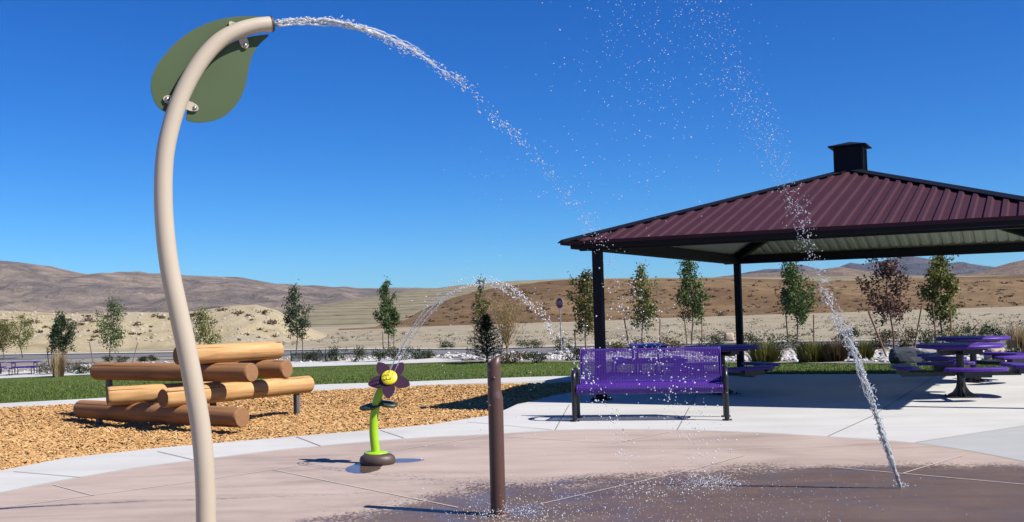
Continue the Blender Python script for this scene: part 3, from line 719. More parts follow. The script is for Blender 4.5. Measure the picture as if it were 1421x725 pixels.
# stop sign
p=GT(779,489); s=p.y/F; top=AT(776,421,p.y); sg=thing('stop_sign','red octagonal stop sign on a thin post beyond the road','road sign',p)
mb=MB(); mb.box((0,0,(top.z-p.z+.3)/2),(.05,.05,top.z-p.z+.3)); mb.build('post',M['galv'],sg)
rr=7.4*s/math.cos(R(22.5)); oc=lambda r:[(r*math.cos(R(22.5+45*k)),r*math.sin(R(22.5+45*k))) for k in range(8)]
X,Y,Z=Vector((1,0,0)),Vector((0,0,1)),Vector((0,-1,0))
mb=MB(); mb.prism(oc(rr),Vector((0,-.03,top.z-p.z)),X,Y,Z,.008); fc=mb.build('sign_border',M['white'],sg)
mb=MB(); mb.prism(oc(rr*.93),Vector((0,-.04,top.z-p.z)),X,Y,Z,.005); mb.build('sign_face',M['red'],sg)
cu=bpy.data.curves.new('lettering','FONT'); cu.body='STOP'; cu.size=rr*.85; cu.align_x='CENTER'; cu.align_y='CENTER'; cu.extrude=.002
to=bpy.data.objects.new('lettering',cu); col.objects.link(to); bpy.context.view_layer.update()
me=bpy.data.meshes.new_from_object(to.evaluated_get(bpy.context.evaluated_depsgraph_get())); bpy.data.objects.remove(to)
lo=bpy.data.objects.new('lettering',me); col.objects.link(lo); me.materials.clear(); me.materials.append(M['white']); lo.parent=sg; lo.location=(0,-.048,top.z-p.z); lo.rotation_euler=(R(90),0,0)
#@@PART2
sg.rotation_euler=(0,0,R(-52))
# ------------------------------------------------------------------ pavilion
rt=R(27.557); E1=Vector((math.cos(rt),-math.sin(rt),0)); E2=Vector((math.sin(rt),math.cos(rt),0)); UZ=Vector((0,0,1))
C0=Vector((.767,15.917,0)); PO=.411; PW=3.569; PW2=4.37; EH=2.407; BHt=2.296; AH=3.690; LD=2*PW2-2*PO; LW=2*PW-2*PO
pav=thing('picnic_pavilion','open picnic pavilion with ribbed plum metal hip roof, black posts and a louvred roof cupola','pavilion',C0)
Apex=C0+E1*PW+E2*PW2+UZ*AH
def roofpart(top):
    out=MB()
    cs=[C0,C0+E1*2*PW,C0+E1*2*PW+E2*2*PW2,C0+E2*2*PW2]
    for i in range(4):
        a,b=cs[i],cs[(i+1)%4]; L=(b-a).length; d=(b-a)/L; inn=UZ.cross(d); W=PW2 if i%2==0 else PW
        rise=AH-EH; nrm=(inn*(-rise)+UZ*W).normalized(); pitch=.20
        half=L/2; pr=[]; s=0.
        prof=[(0,0),(.30,0),(.42,1),(.72,1),(.84,0)]
        while s<L:
            for f,h in prof:
                q=s+f*pitch
                if q<=L: pr.append((q,h*.028))
            s+=pitch
        pr.append((L,0))
        # make sure the middle (peak) is included
        pr.append((half,.028)); pr=sorted(set(pr)); vs=[]
        for q,h in pr:
            tm=min(q,L-q)/half; 
            p=a+d*q+UZ*EH; e=p+inn*(W*tm)+UZ*(rise*tm); off=nrm*(h-(0 if top else .012))
            vs+=[p+off,e+off]
        out.add(vs,[(2*k,2*k+2,2*k+3,2*k+1) for k in range(len(pr)-1)])
    return out
rp=roofpart(True).build('roof',M['roof'],pav,C0); roofpart(False).build('roof_underside',M['ceil'],pav,C0)
for i,c in enumerate([C0,C0+E1*2*PW,C0+E1*2*PW+E2*2*PW2,C0+E2*2*PW2]):
    a=c+UZ*EH; d=(Apex-a); s=d.normalized(); X=s; Y=UZ.cross(s).normalized(); Z=X.cross(Y)
    mb=MB()
    for sg in (-1,1):
        # two wings of the hip cap, each following its roof face
        w=(Y*sg-UZ*.28).normalized(); mb.box(a+d*.5+w*.062+UZ*.052,(d.length+.02,.135,.014),(X,w,X.cross(w)))
    mb.build('hip_cap',M['navy'],rp,C0)
    q=c.lerp(C0+E1*PW+E2*PW2,PO/PW) 
    mb=MB(); a2=Vector((c.x,c.y,0))+ (E1*(PO if i in(0,3) else -PO)+E2*(PO if i<2 else -PO)); a2.z=BHt+.16
    ap=Apex-UZ*.16; dd=ap-a2; X=dd.normalized(); Y=UZ.cross(X).normalized(); mb.box(a2+dd*.5,(dd.length,.09,.17),(X,Y,X.cross(Y))); mb.build('rafter',M['navy'],pav,C0)
    mb=MB(); b=Vector((a2.x,a2.y,0)); mb.box(b+UZ*(BHt/2+.006),(.14,.14,BHt),(E1,E2,UZ),.012); po=mb.build('post',M['navy'],pav,C0)
    m2=MB(); m2.box(b+UZ*.012,(.26,.26,.02),(E1,E2,UZ),.004)
    for u in(-1,1):
        for v in(-1,1): m2.lathe([(.014,.02),(.014,.045),(.006,.05)],b+E1*.1*u+E2*.1*v,8)
    m2.build('base_plate',M['navy'],po,C0)
# perimeter beams, eave trim
K=[C0+E1*PO+E2*PO,C0+E1*(2*PW-PO)+E2*PO,C0+E1*(2*PW-PO)+E2*(2*PW2-PO),C0+E1*PO+E2*(2*PW2-PO)]
for i in range(4):
    a,b=K[i],K[(i+1)%4]; d=(b-a).normalized(); inn=UZ.cross(d); ext=.28 if i%2==0 else .0
    mb=MB(); mb.box((a+b)/2+UZ*(BHt+.10),((b-a).length+2*ext-(.102 if i%2 else 0),.10,.19),(d,inn,UZ)); mb.build('beam',M['navy'],pav,C0)
cs=[C0,C0+E1*2*PW,C0+E1*2*PW+E2*2*PW2,C0+E2*2*PW2]
for i in range(4):
    a,b=cs[i],cs[(i+1)%4]; d=(b-a).normalized(); inn=UZ.cross(d)
    mb=MB(); mb.box((a+b)/2+UZ*(EH+.002)-inn*.012,((b-a).length+.03,.02,.05),(d,inn,UZ)); mb.build('eave_trim',M['roof'],pav,C0)
    mb=MB(); mb.box((a+b)/2+UZ*(EH-.045)+inn*.10,((b-a).length-.3,.05,.075),(d,inn,UZ)); mb.build('eave_purlin',M['navy'],pav,C0)
# cupola
cu=MB(); cb=Apex-UZ*.10; cw=.46; chh=.50
cu.box(cb+UZ*(chh/2),(cw,cw,chh),(E1,E2,UZ)); cp=cu.build('cupola',M['navy'],pav,C0)
for d,nrm in ((E2,E1),(E2,-E1)):
    m2=MB()
    for k in range(9):
        z=.08+k*.045; c=cb+nrm*(cw/2+.008)+UZ*z; X=d; Yv=(nrm-UZ*.8).normalized(); m2.box(c,(cw*.74,.034,.006),(X,Yv,X.cross(Yv)))
    for s_ in(-1,1): m2.box(cb+nrm*(cw/2+.008)+d*s_*cw*.42+UZ*chh*.52,(.04,.02,chh*.86),(d,nrm,UZ))
    m2.build('louvre',M['navy'],cp,C0)
m2=MB(); h=cw/2+.09; q=[cb+UZ*chh+E1*a*h+E2*b*h for a,b in((-1,-1),(1,-1),(1,1),(-1,1))]
vs=q+[p+UZ*.02 for p in q]+[cb+UZ*(chh+.11)]; m2.add(vs,[(3,2,1,0),(0,1,5,4),(1,2,6,5),(2,3,7,6),(3,0,4,7),(4,5,8),(5,6,8),(6,7,8),(7,4,8)]); m2.build('cupola_cap',M['navy'],cp,C0)
# ------------------------------------------------------------------ bench
FL=G(797.5,585); FR=G(1009,583.5); bx=(FR-FL).normalized(); by=UZ.cross(bx); BO=(FL+FR)/2-by*.04; BL=(FR-FL).length
bench=thing('park_bench','purple perforated metal bench with black tubular ends at the pad edge','bench',BO)
bprof=[(.055,.335),(.02,.345),(-.01,.375),(-.012,.41),(.015,.44),(.08,.452),(.18,.44),(.30,.425),(.38,.42),(.425,.435),(.455,.475),(.475,.54),(.50,.66),(.525,.78),(.545,.865),(.565,.885),(.59,.87)]
def resample(pr,n):
    L=[0]; 
    for a,b in zip(pr,pr[1:]): L.append(L[-1]+math.dist(a,b))
    out=[]
    for i in range(n+1):
        s=L[-1]*i/n; k=0
        while k<len(L)-2 and L[k+1]<s: k+=1
        t=(s-L[k])/(L[k+1]-L[k]); out.append((lerp(pr[k][0],pr[k+1][0],t),lerp(pr[k][1],pr[k+1][1],t)))
    return out,L[-1]
def perforated(prs,length,cell,name,mat,par,off):
    # prs: resampled profile; builds plate with diamond holes
    nx=int(length/cell); x0=-length/2; cx=length/nx; vs=[]; fs=[]; ny=len(prs)-1
    idx={}
    def P_(i,j): 
        if (i,j) not in idx:
            y,z=prs[j]; idx[(i,j)]=len(vs); vs.append(BO+bx*(x0+i*cx)+by*y+UZ*z)
        return idx[(i,j)]
    for i in range(nx):
        for j in range(ny):
            c=[P_(i,j),P_(i+1,j),P_(i+1,j+1),P_(i,j+1)]
            if i in(0,nx-1) or j in(0,ny-1): fs.append(tuple(c)); continue
            pc=[vs[k] for k in c]; m=(pc[0]+pc[1]+pc[2]+pc[3])/4; d=[]
            for k in range(4):
                e=(pc[k]+pc[(k+1)%4])/2; d.append(len(vs)); vs.append(m.lerp(e,.80))
            for k in range(4): fs.append((c[k],c[(k+1)%4],d[k])); fs.append((c[k],d[k],d[k-1]))
    mb=MB(); mb.add(vs,fs,True); o=mb.build(name,mat,par,off)
    sm=o.modifiers.new('thickness','SOLIDIFY'); sm.thickness=.004
    return o
rs_,ln_=resample(bprof,62)
k_seat=34
perforated(rs_[:k_seat+1],BL-.10,.020,'seat',M['purple'],bench,BO); perforated(rs_[k_seat:],BL-.10,.020,'backrest',M['purple'],bench,BO)
for s_ in(-1,1):
    X0=BO+bx*(s_*BL/2); pts=[]
    def q(y,z): return X0+by*y+UZ*z
    pts=[q(.04,.01),q(.04,.25),q(.04,.48)]
    for k in range(0,9):
        th=math.pi*k/8; pts.append(q(.235-.195*math.cos(th),.52+.115*math.sin(th)))
    pts+=[q(.43,.45),q(.445,.25),q(.46,.01)]
    mb=MB(); mb.tube(pts,.031,14); fr=mb.build('end_frame',M['black'],bench,BO)
    for y in(.04,.46):
        m2=MB(); m2.lathe([(.062,0),(.062,.008),(.033,.012)],q(y,.001),16); 
        for u in(-1,1): m2.lathe([(.008,.008),(.008,.018)],q(y,.001)+bx*.047*u,6)
        m2.build('foot_plate',M['black'],fr,BO)
mb=MB(); mb.tube([BO+bx*(-BL/2)+by*.44+UZ*.40,BO+bx*(BL/2)+by*.44+UZ*.40],.016,8); mb.tube([BO+bx*(-BL/2)+by*.05+UZ*.375,BO+bx*(BL/2)+by*.05+UZ*.375],.012,8); mb.build('cross_rail',M['black'],bench,BO)
for s_ in(-1,1):
    mb=MB(); pr=[BO+bx*s_*(BL/2-.045)+by*y+UZ*z for y,z in bprof]; mb.tube(pr,.008,6); mb.build('edge_rod',M['purple'],bench,BO)
# ------------------------------------------------------------------ round pedestal tables
def make_table(label,loc,rz,group):
    t=thing('picnic_table',label,'picnic table',loc,rz,group)
    mb=MB(); mb.lathe([(.50,.705),(.575,.71),(.59,.72),(.592,.745),(.58,.76),(.55,.764),(.0,.764)],n=48,smooth=True); mb.build('tabletop',M['purple'],t)
    mb=MB(); mb.box((0,0,.655),(.62,.08,.09)); mb.box((0,0,.652),(.08,.62,.088)); mb.box((0,0,.69),(.60,.60,.025)); mb.build('top_bracket',M['black'],t)
    mb=MB(); mb.tube([(0,0,.02),(0,0,.66)],.055,16); pe=mb.build('pedestal',M['black'],t)
    mb=MB(); mb.box((0,0,.008),(.40,.40,.014)); 
    for k in range(4):
        a=math.pi/2*k+math.pi/4*0; X=Vector((math.cos(a),math.sin(a),0)); Y=Vector((-math.sin(a),math.cos(a),0))
        mb.prism([(.045,.015),(.20,.015),(.20,.03),(.12,.075),(.075,.14),(.05,.24)],Vector((0,0,0))-Y*.006,X,UZ,Y,.012)
        for u in(-1,1): mb.lathe([(.012,.015),(.012,.035)],X*.19+Y*.12*u,6)
    mb.build('base_plate',M['black'],pe)
    for k in range(4):
        a=math.pi/2*k; X=Vector((math.cos(a),math.sin(a),0)); Y=Vector((-math.sin(a),math.cos(a),0)); n=12; vs=[]; 
        for i in range(n+1):
            th=R(lerp(-29,29,i/n)); e=1-abs(2*i/n-1)**6; ri=.81-.135*(.5+.5*e); ro=.81+.135*(.5+.5*e)
            for r_,z in((ri,.42),(ri,.452),(ri+.012,.462),(ro-.012,.462),(ro,.452),(ro,.42)):
                vs.append(X*(r_*math.cos(th))+Y*(r_*math.sin(th))+UZ*z)
        fs=[(i*6+j,i*6+(j+1)%6,i*6+6+(j+1)%6,i*6+6+j) for i in range(n) for j in range(6)]+[tuple(range(5,-1,-1)),tuple(range(n*6,n*6+6))]
        mb=MB(); mb.add(vs,fs); st=mb.build('seat',M['purple'],t)
        mb=MB(); mb.box(X*.45+UZ*.33,(.74,.055,.055),(X,Y,UZ)); mb.box(X*.80+UZ*.375,(.10,.36,.085),(X,Y,UZ)); mb.build('seat_arm',M['black'],st)
    return t
t0=make_table('round purple pedestal table nearest at right, standing half in sunlight',G(1334.5,551),R(-8),'round purple pedestal tables under the pavilion')
dup(t0,G(1352,530),R(30),'round purple pedestal table partly hidden behind the sunlit one','round purple pedestal tables under the pavilion')
dup(t0,G(1003,547),R(24),'round purple pedestal table in the shade right behind the purple bench','round purple pedestal tables under the pavilion')
# rectangular far tables
def make_rect(label,loc,rz,group):
    t=thing('picnic_table',label,'picnic table',loc,rz,group)
    mb=MB(); mb.box((0,0,.75),(1.85,.74,.045),None,.012); mb.build('tabletop',M['purple'],t)
    for s_ in(-1,1):
        mb=MB(); mb.box((0,s_*.66,.44),(1.85,.26,.045),None,.012); mb.build('seat',M['purple'],t)
    for s_ in(-1,1):
        mb=MB(); x=s_*.62
        for u in(-1,1):
            mb.tube([(x,u*.30,.72),(x,u*.30,.42),(x,u*.34,.40),(x,u*.72,.40),(x,u*.78,.34),(x,u*.78,.06),(x,u*.72,.02),(x,u*.30,.02),(x,u*.24,.08),(x,u*.24,.36)],.03,8)
        mb.tube([(x,-.3,.40),(x,.3,.40)],.03,8); mb.tube([(x,-.3,.70),(x,.3,.70)],.03,8); mb.build('leg_frame',M['black'],t)
    return t
g_='navy rectangular picnic tables standing beyond the lawn'
r0=make_rect('navy rectangular picnic table at far left beyond the lawn',GT(34,520),R(8),g_)
dup(r0,GT(-16,521),R(20),'navy picnic table cut off by the left photo edge',g_)
q_=AT(899,480,24.0); dup(r0,Vector((q_.x,24.0,zt(q_.x,24.0)-.13)),R(88),'dark picnic table seen end-on, peeking over the back of the purple bench',g_)
# ------------------------------------------------------------------ logs
def PZ(px,py,z): 
    r=ray(px,py); t=(z-CH)/r.z; return Vector((r.x*t,r.y*t,z))
LOGS=[('bottom log of the stack, long and brown, resting nearly on the chips',(111.7,567.7),(336.5,579.8),.075,.075),
('short sunlit log on the left of the second layer of the log stack',(149,550.3),(306,541),.322,.322),
('long sunlit log on the right of the second layer, resting on a steel leg',(226,553),(429,533.2),.322,.322),
('long brown log across the left of the third layer of the stack',(133.8,515.3),(350,517.4),.625,.625),
('brown log at the right of the third layer, behind the long brown one',(262,512),(399,512.6),.625,.625),
('sunlit top log of the stack',(246,493.6),(387.5,486),.895,.895)]
random.seed(4)
lg='peeled logs stacked on the wood chips'
logs=[]
for i,(lab,a,b,za,zb) in enumerate(LOGS):
    A=PZ(*a,za); B=PZ(*b,zb); d=(B-A); L=d.length; X=d.normalized(); Y=UZ.cross(X).normalized(); Z=X.cross(Y); r=.136
    C=(A+B)/2; prof=[(-L/2,r*.90),(-L/2+.018,r*.985),(-L/2+.05,r)]+[(-L/2+L*k/10,r*(1+.015*math.sin(k*1.7+i))) for k in range(1,10)]+[(L/2-.05,r),(L/2-.018,r*.985),(L/2,r*.90)]
    n=28; vs=[Vector((x,rr*math.cos(2*math.pi*k/n)*(1+.012*math.sin(3*6.28*k/n+i)),rr*math.sin(2*math.pi*k/n))) for x,rr in prof for k in range(n)]
    mb=MB(); mb.add(vs,[(p*n+k,p*n+(k+1)%n,p*n+n+(k+1)%n,p*n+n+k) for p in range(len(prof)-1) for k in range(n)],True)
    rot=Matrix((X,Y,Z)).transposed().to_4x4(); t=thing('log',lab,'log',(0,0,0),0,lg)
    t.matrix_world=Matrix.Translation(C)@rot
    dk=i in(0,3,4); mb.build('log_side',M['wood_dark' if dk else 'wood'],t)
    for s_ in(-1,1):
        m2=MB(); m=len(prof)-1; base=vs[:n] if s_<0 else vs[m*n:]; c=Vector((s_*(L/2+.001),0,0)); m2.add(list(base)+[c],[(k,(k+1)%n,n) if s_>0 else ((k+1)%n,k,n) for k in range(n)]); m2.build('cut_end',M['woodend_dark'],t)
    logs.append((A,B))
def leg(px,x2,top,lab):
    a,b=logs[x2]; t=px; p=a.lerp(b,t); s=math.copysign(1,.5); q=Vector((p.x,p.y,-.16)); mb=MB(); h=p.z-.08+.16
    mb.box(q+UZ*(h/2),(.075,.075,h),(E1,E2,UZ),.006)
    mb.lathe([(.03,0),(.03,.02),(.0,.03)],q+UZ*(h-.1),10,ax=(E1,UZ,-E2)) 
    alone(mb,'steel_leg',M['post_steel'],lab,'support leg',q,'steel legs holding up the stacked logs')
leg(.09,3,0,'square grey steel leg under the left end of the long brown log')
leg(.90,2,0,'square grey steel leg under the right end of the sunlit log')
leg(.93,1,0,'grey steel leg half hidden behind the bottom log')
leg(.13,0,0,'short dark steel leg under the left end of the bottom log')
# ------------------------------------------------------------------ leaf spray arch
PA=Vector((AT(286,700,6.2).x,6.2,0)); ph=R(25); pd=Vector((math.cos(ph),math.sin(ph),0)); pn=Vector((-math.sin(ph),math.cos(ph),0))
def PL(px,py,off=0.):
    r=ray(px,py); P0=PA+pn*off; t=pn.dot(P0)/pn.dot(r); return Vector((r.x*t,r.y*t,CH+r.z*t))
cl=[(286,725),(285.5,690),(283,640),(278,590),(269.5,540),(258,480),(245,420),(235,370),(229,320),(226.5,270),(228.5,220),(236,180),(248,142),(264,108),(284,78),(306,56),(330,43),(354,36),(377,33.5)]
c3=[PL(*p) for p in cl]
def catmull(P_,n=5):
    out=[]
    for i in range(len(P_)-1):
        p0,p1,p2,p3=P_[max(0,i-1)],P_[i],P_[i+1],P_[min(len(P_)-1,i+2)]
        for k in range(n):
            t=k/n; out.append(.5*((2*p1)+(p2-p0)*t+(2*p0-5*p1+4*p2-p3)*t*t+(3*p1-p0-3*p2+p3)*t**3))
    out.append(P_[-1]); return out
foot=Vector((c3[0].x+.012,c3[0].y,0)); c3=[foot,(foot+c3[0])/2]+c3; cc=catmull(c3,5)
arch=thing('spray_arch','tall curved beige pipe with a green leaf panel, pouring water at the top','water play post',foot)
nn=len(cc); mb=MB(); rad=[lerp(.0575,.0465,clamp((i/nn-.35)/.65)**.8) for i in range(nn)]
mb.tube(cc,rad,28,cap=False); pipe=mb.build('curved_pipe',M['beige'],arch,foot)
e=cc[-1]; d=(cc[-1]-cc[-3]).normalized(); mb=MB(); mb.tube([e-d*.006,e+d*.006],rad[-1]+.003,28,cap=False); mb.tube([e-d*.03,e+d*.0055],rad[-1]-.006,28,cap=False); mb.tube([e-d*.04,e-d*.03],rad[-1]-.002,20); mb.build('end_rim',M['dark'],pipe,foot)
mb=MB(); mb.lathe([(.13,0),(.13,.012),(.062,.016),(.062,.03)],foot+UZ*.005,24); mb.build('floor_flange',M['beige'],arch,foot)
z1=lambda x,y:(180+x/3.627,y/3.627)
def chaikin(P_,it=2):
    for _ in range(it):
        o=[]
        for i in range(len(P_)):
            a,b=P_[i],P_[(i+1)%len(P_)]; o+=[(a[0]*.75+b[0]*.25,a[1]*.75+b[1]*.25),(a[0]*.25+b[0]*.75,a[1]*.25+b[1]*.75)]
        P_=o
    return P_
Lp=[(655,84),(652,82),(560,81),(480,91),(400,112),(320,148),(240,205),(180,270),(130,335),(108,400),(106,450),(122,510),(152,550),(200,572),(235,560),(265,490),(300,410),(350,320),(420,240),(500,175),(580,125),(640,98)]
Rp=[(286,600),(284,604),(330,618),(390,615),(450,600),(500,570),(545,520),(575,460),(590,400),(602,330),(620,270),(650,225),(702,180),(697,173),(660,178),(600,186),(533,206),(476,238),(425,281),(376,335),(341,397),(317,459),(295,525),(284,588)]
for nm,pl in (('leaf_panel',Lp),('leaf_panel',Rp)):
    ring_=[PL(*z1(*p),off=.045) for p in chaikin(pl,2)]
    bm=bmesh.new(); vv=[bm.verts.new(p-foot) for p in ring_]; f=bm.faces.new(vv); r=bmesh.ops.extrude_face_region(bm,geom=[f])
    for g in r['geom']:
        if isinstance(g,bmesh.types.BMVert): g.co+=pn*.016
    bmesh.ops.recalc_face_normals(bm,faces=bm.faces); bmesh.ops.triangulate(bm,faces=[ff for ff in bm.faces if len(ff.verts)>4],ngon_method='EAR_CLIP')
    me=bpy.data.meshes.new(nm); bm.to_mesh(me); bm.free(); me.materials.append(M['leafgreen']); o=bpy.data.objects.new(nm,me); col.objects.link(o); o.parent=arch
for (a,b) in (((575,175),(506,103)),((572,185),(592,238)),((240,505),(172,490)),((285,522),(350,545))):
    A=PL(*z1(*a),off=.0); B=PL(*z1(*b),off=.0); d=(B-A); L=d.length; d.normalize(); s=pn.cross(d).normalized(); w=.026
    pl=[(0,-w),(L*.45,-w*1.05),(L*.8,-w*.8),(L*.97,-w*.35),(L,0),(L*.97,w*.35),(L*.8,w*.8),(L*.45,w*1.05),(0,w)]
    mb=MB(); mb.prism(pl,A+pn*.03,d,s,pn,.012); br=mb.build('bracket',M['beige'],arch,foot)
    m2=MB(); c=A+d*L*.72+pn*.03; m2.lathe([(.013,0),(.013,.004),(.009,.009),(.0,.011)],c,12,ax=(d,s,-pn)); m2.build('bolt',M['steel'],br,foot)
# ------------------------------------------------------------------ brown spray post
b0=G(691.5,716); D=b0.y; mpx=D/F; hi=(AT(691,493,D).z); lo=(AT(691,503,D).z); sh=AT(691,548,D).z
post=thing('spray_post','brown cylindrical spray post with slanted top, standing in the wet area','water play post',b0)
n=28; mb=MB(); mb.tube([(0,0,.0),(0,0,sh-.02)],.0525,n,cap=False); r1=.0525; r2=.0465
tp=[Vector((r1*math.cos(2*math.pi*k/n),r1*math.sin(2*math.pi*k/n),sh-.02)) for k in range(n)]; tq=[Vector((r2*math.cos(2*math.pi*k/n)-.006,r2*math.sin(2*math.pi*k/n),sh+.02+.012*math.cos(2*math.pi*k/n))) for k in range(n)]
mb.add(tp+tq,[(k,(k+1)%n,n+(k+1)%n,n+k) for k in range(n)],True); mb.build('lower_sleeve',M['brown'],post)
mb=MB(); vs=[]
for z,r_,sl in ((sh+.0,r2,0),(lo-.03,r2,0),(None,r2,1),(None,r2-.006,1),(lo-.12,r2-.006,0)):
    for k in range(n):
        c,s=math.cos(2*math.pi*k/n),math.sin(2*math.pi*k/n); zz=z if z is not None else lerp(lo,hi,.5+.5*c)-.012*0-(.004 if s<0 else 0)
        vs.append(Vector((r_*c-.006,r_*s,zz)))
mb.add(vs,[(i*n+k,i*n+(k+1)%n,(i+1)*n+(k+1)%n,(i+1)*n+k) for i in range(4) for k in range(n)],True); mb.add(vs[-n:],[tuple(range(n))]); up=mb.build('upper_tube',M['brown'],post)
mb=MB(); mb.lathe([(.010,0),(.010,.012),(0,.014)],Vector((-.006,-r2+.001,sh+.12)),10,ax=(Vector((1,0,0)),UZ,Vector((0,-1,0)))); mb.build('bolt',M['brown'],up)
mb=MB(); mb.lathe([(.085,0),(.085,.01),(.056,.014)],(0,0,.004),24); mb.build('floor_flange',M['brown'],post)
# ------------------------------------------------------------------ spray flower
f0=G(524,645); D=f0.y+.05; fb=lambda x,y,dd=0.: AT(380+x/2.96,480+y/2.96,D+dd)-f0
fl=thing('spray_flower','purple petalled flower water spout with lime green stem on a brown rock base','water play flower',f0)
mb=MB(); mb.lathe([(.150,0),(.164,.015),(.166,.045),(.155,.075),(.13,.093),(.06,.099),(0,.100)],(0,0,.003),32,1.02,.78); mb.build('rock_base',M['rockbrown'],fl)
stp=[fb(419,450),fb(418,430),fb(413,390),fb(410,350),fb(411,300),fb(418,255),fb(427,215),fb(441,180),fb(462,150)]
mb=MB(); mb.tube(catmull(stp,4),[lerp(.043,.038,k/32) for k in range(33)],20); stm=mb.build('stem',M['lime'],fl)
mb=MB(); c=fb(419,441); mb.lathe([(.085,-.014),(.112,-.008),(.112,.006),(.09,.014),(.05,.018)],c,28); mb.build('collar',M['lime'],fl)
for (x,y,rx,ry,tx) in ((397,250,.105,.075,-.05),(468,240,.095,.07,.05)):
    c=fb(x,y); ax=(Vector((1,0,-tx*3)).normalized(),Vector((0,1,.25)).normalized(),Vector((tx*3,-.25,1)).normalized())
    mb=MB(); mb.lathe([(.4,-.012),(.95,-.012),(1,0),(.95,.012),(.4,.014)],c,28,1,1); mb.v=[tuple(c+ax[0]*((v[0]-c.x)*rx)+ax[1]*((v[1]-c.y)*ry)+ax[2]*(v[2]-c.z)) for v in mb.v]; mb.build('leaf',M['dgreen'],fl)
hc=fb(474,131,-.06); nrm=Vector((.02,-.86,.51)).normalized(); hx=Vector((1,.02,0)); hx=(hx-nrm*hx.dot(nrm)).normalized(); hy=nrm.cross(hx)
# petals
for k in range(5):
    a=R(52+72*k); X=hx*math.cos(a)+hy*math.sin(a); Y=nrm.cross(X); pl=[]
    L=.205 ; w=.060
    for j in range(15):
        u=j/14; pl.append((.03+(L-.03)*u,w*math.sin(math.pi*(u**.9*.95+.04))**.7))
    pl=pl+[(x,-y) for x,y in reversed(pl)]
    mb=MB(); mb.prism(pl,hc-nrm*.03+nrm*.004*(k%2),X,Y,nrm,.016); mb.build('petal',M['petal'],fl)
mb=MB(); mb.lathe([(.066,-.018),(.074,-.012),(.076,.004),(.069,.014),(.03,.018),(.0,.019)],hc,32,ax=(hx,hy,nrm)); ce=mb.build('flower_centre',M['yellow'],fl)
mb=MB()
for k in range(3):
    a=R(90+120*k); mb.lathe([(.009,.014),(.009,.021),(.005,.022)],hc+hx*math.cos(a)*.022+hy*math.sin(a)*.022,10,ax=(hx,hy,nrm))
mb.build('nozzle',M['yellow'],ce)
mb=MB()
for k in range(12):
    a=R(30*k+20); mb.lathe([(.005,.010),(.005,.0175),(.003,.018)],hc+hx*math.cos(a)*.05+hy*math.sin(a)*.05,10,ax=(hx,hy,nrm))
mb.build('relief_dots',M['yellow'],ce)
# ------------------------------------------------------------------ water
rw=random.Random(77)
def drop(mb,c,r,d=None,st=1.,sub=1):
    vs,fs=ICO[sub]; 
    if d is None: d=Vector((rw.gauss(0,1),rw.gauss(0,1),rw.gauss(0,1)))
    d=d.normalized(); a=d.orthogonal().normalized(); b=d.cross(a); k1,k2=rw.uniform(.6,1.2),rw.uniform(.6,1.2)
    mb.add([c+d*(v.z*r*st)+a*(v.x*r*k1)+b*(v.y*r*k2) for v in vs],fs,True)
def path(pts,D0,D1,n):
    P3=[AT(x,y,lerp(D0,D1,i/(len(pts)-1))) for i,(x,y) in enumerate(pts)]; c=catmull(P3,n); return c
def along(c,t):
    t=clamp(t,0,.99999)*(len(c)-1); i=int(t); return c[i].lerp(c[i+1],t-i),(c[i+1]-c[i]).normalized()
mouth=cc[-1]
pa=[(384,32),(420,29),(465,31),(510,43),(560,64),(610,93),(650,122),(690,160),(730,201),(765,242),(795,277),(822,314),(845,352),(862,392),(883,435),(905,485),(930,545),(957,610),(985,677)]
ca=path(pa,mouth.y+.02,8.15,8)
mb=MB()
for s_ in range(9):
    ph_=rw.uniform(0,6.28); pts=[];rr_=[]; t1=rw.uniform(.16,.34); o=rw.uniform(.2,1.)
    for k in range(46):
        t=t1*k/45; p,d=along(ca,t); a=UZ.cross(d).normalized(); b=d.cross(a); R_=(.022+.06*t)*o; w=ph_+t*14
        p=p+a*math.cos(w)*R_+b*math.sin(w)*R_+Vector((noise.noise(p*22+Vector((s_,0,0))),noise.noise(p*22+Vector((0,s_,5))),noise.noise(p*22+Vector((s_,s_,9)))))*.012
        pts.append(p); rr_.append((.0065 if k<30 else .0065*(45-k)/15+.001)*(1+.6*noise.noise(p*45)))
    mb.tube(pts,rr_,6)
for k in range(2100):
    t=rw.random()**1.55; p,d=along(ca,t)
    if t>.62 and rw.random()<.5: continue
    if .33<t<=.62 and rw.random()<.35: continue
    sg=.009+.036*t+.012*(t>.5); cl_=.045*math.sin(t*60+1.2*math.sin(t*23))*min(1,t*2.2)
    q=p+Vector((rw.gauss(0,sg),rw.gauss(0,sg),rw.gauss(0,sg)+cl_*.5-abs(rw.gauss(0,sg))*.7*(t>.2)))
    drop(mb,q,min(.010,rw.uniform(.0018,.0046)*(1+.9*rw.random()**6)),d,rw.uniform(1,2.6 if t<.5 else 1.4))
alone(mb,'water_stream',M['water'],'arcing stream of water pouring from the tall curved pipe','water jet',mouth)
pb=[(1250,676),(1243,656),(1230,620),(1215,575),(1201,530),(1181,480),(1161,440),(1141,395),(1125,350),(1111,310),(1098,275),(1077,225),(1060,192),(1040,148),(1021,108),(1000,60),(972,10),(940,-50)]
cbp=path(pb,7.94,7.5,8); mb=MB()
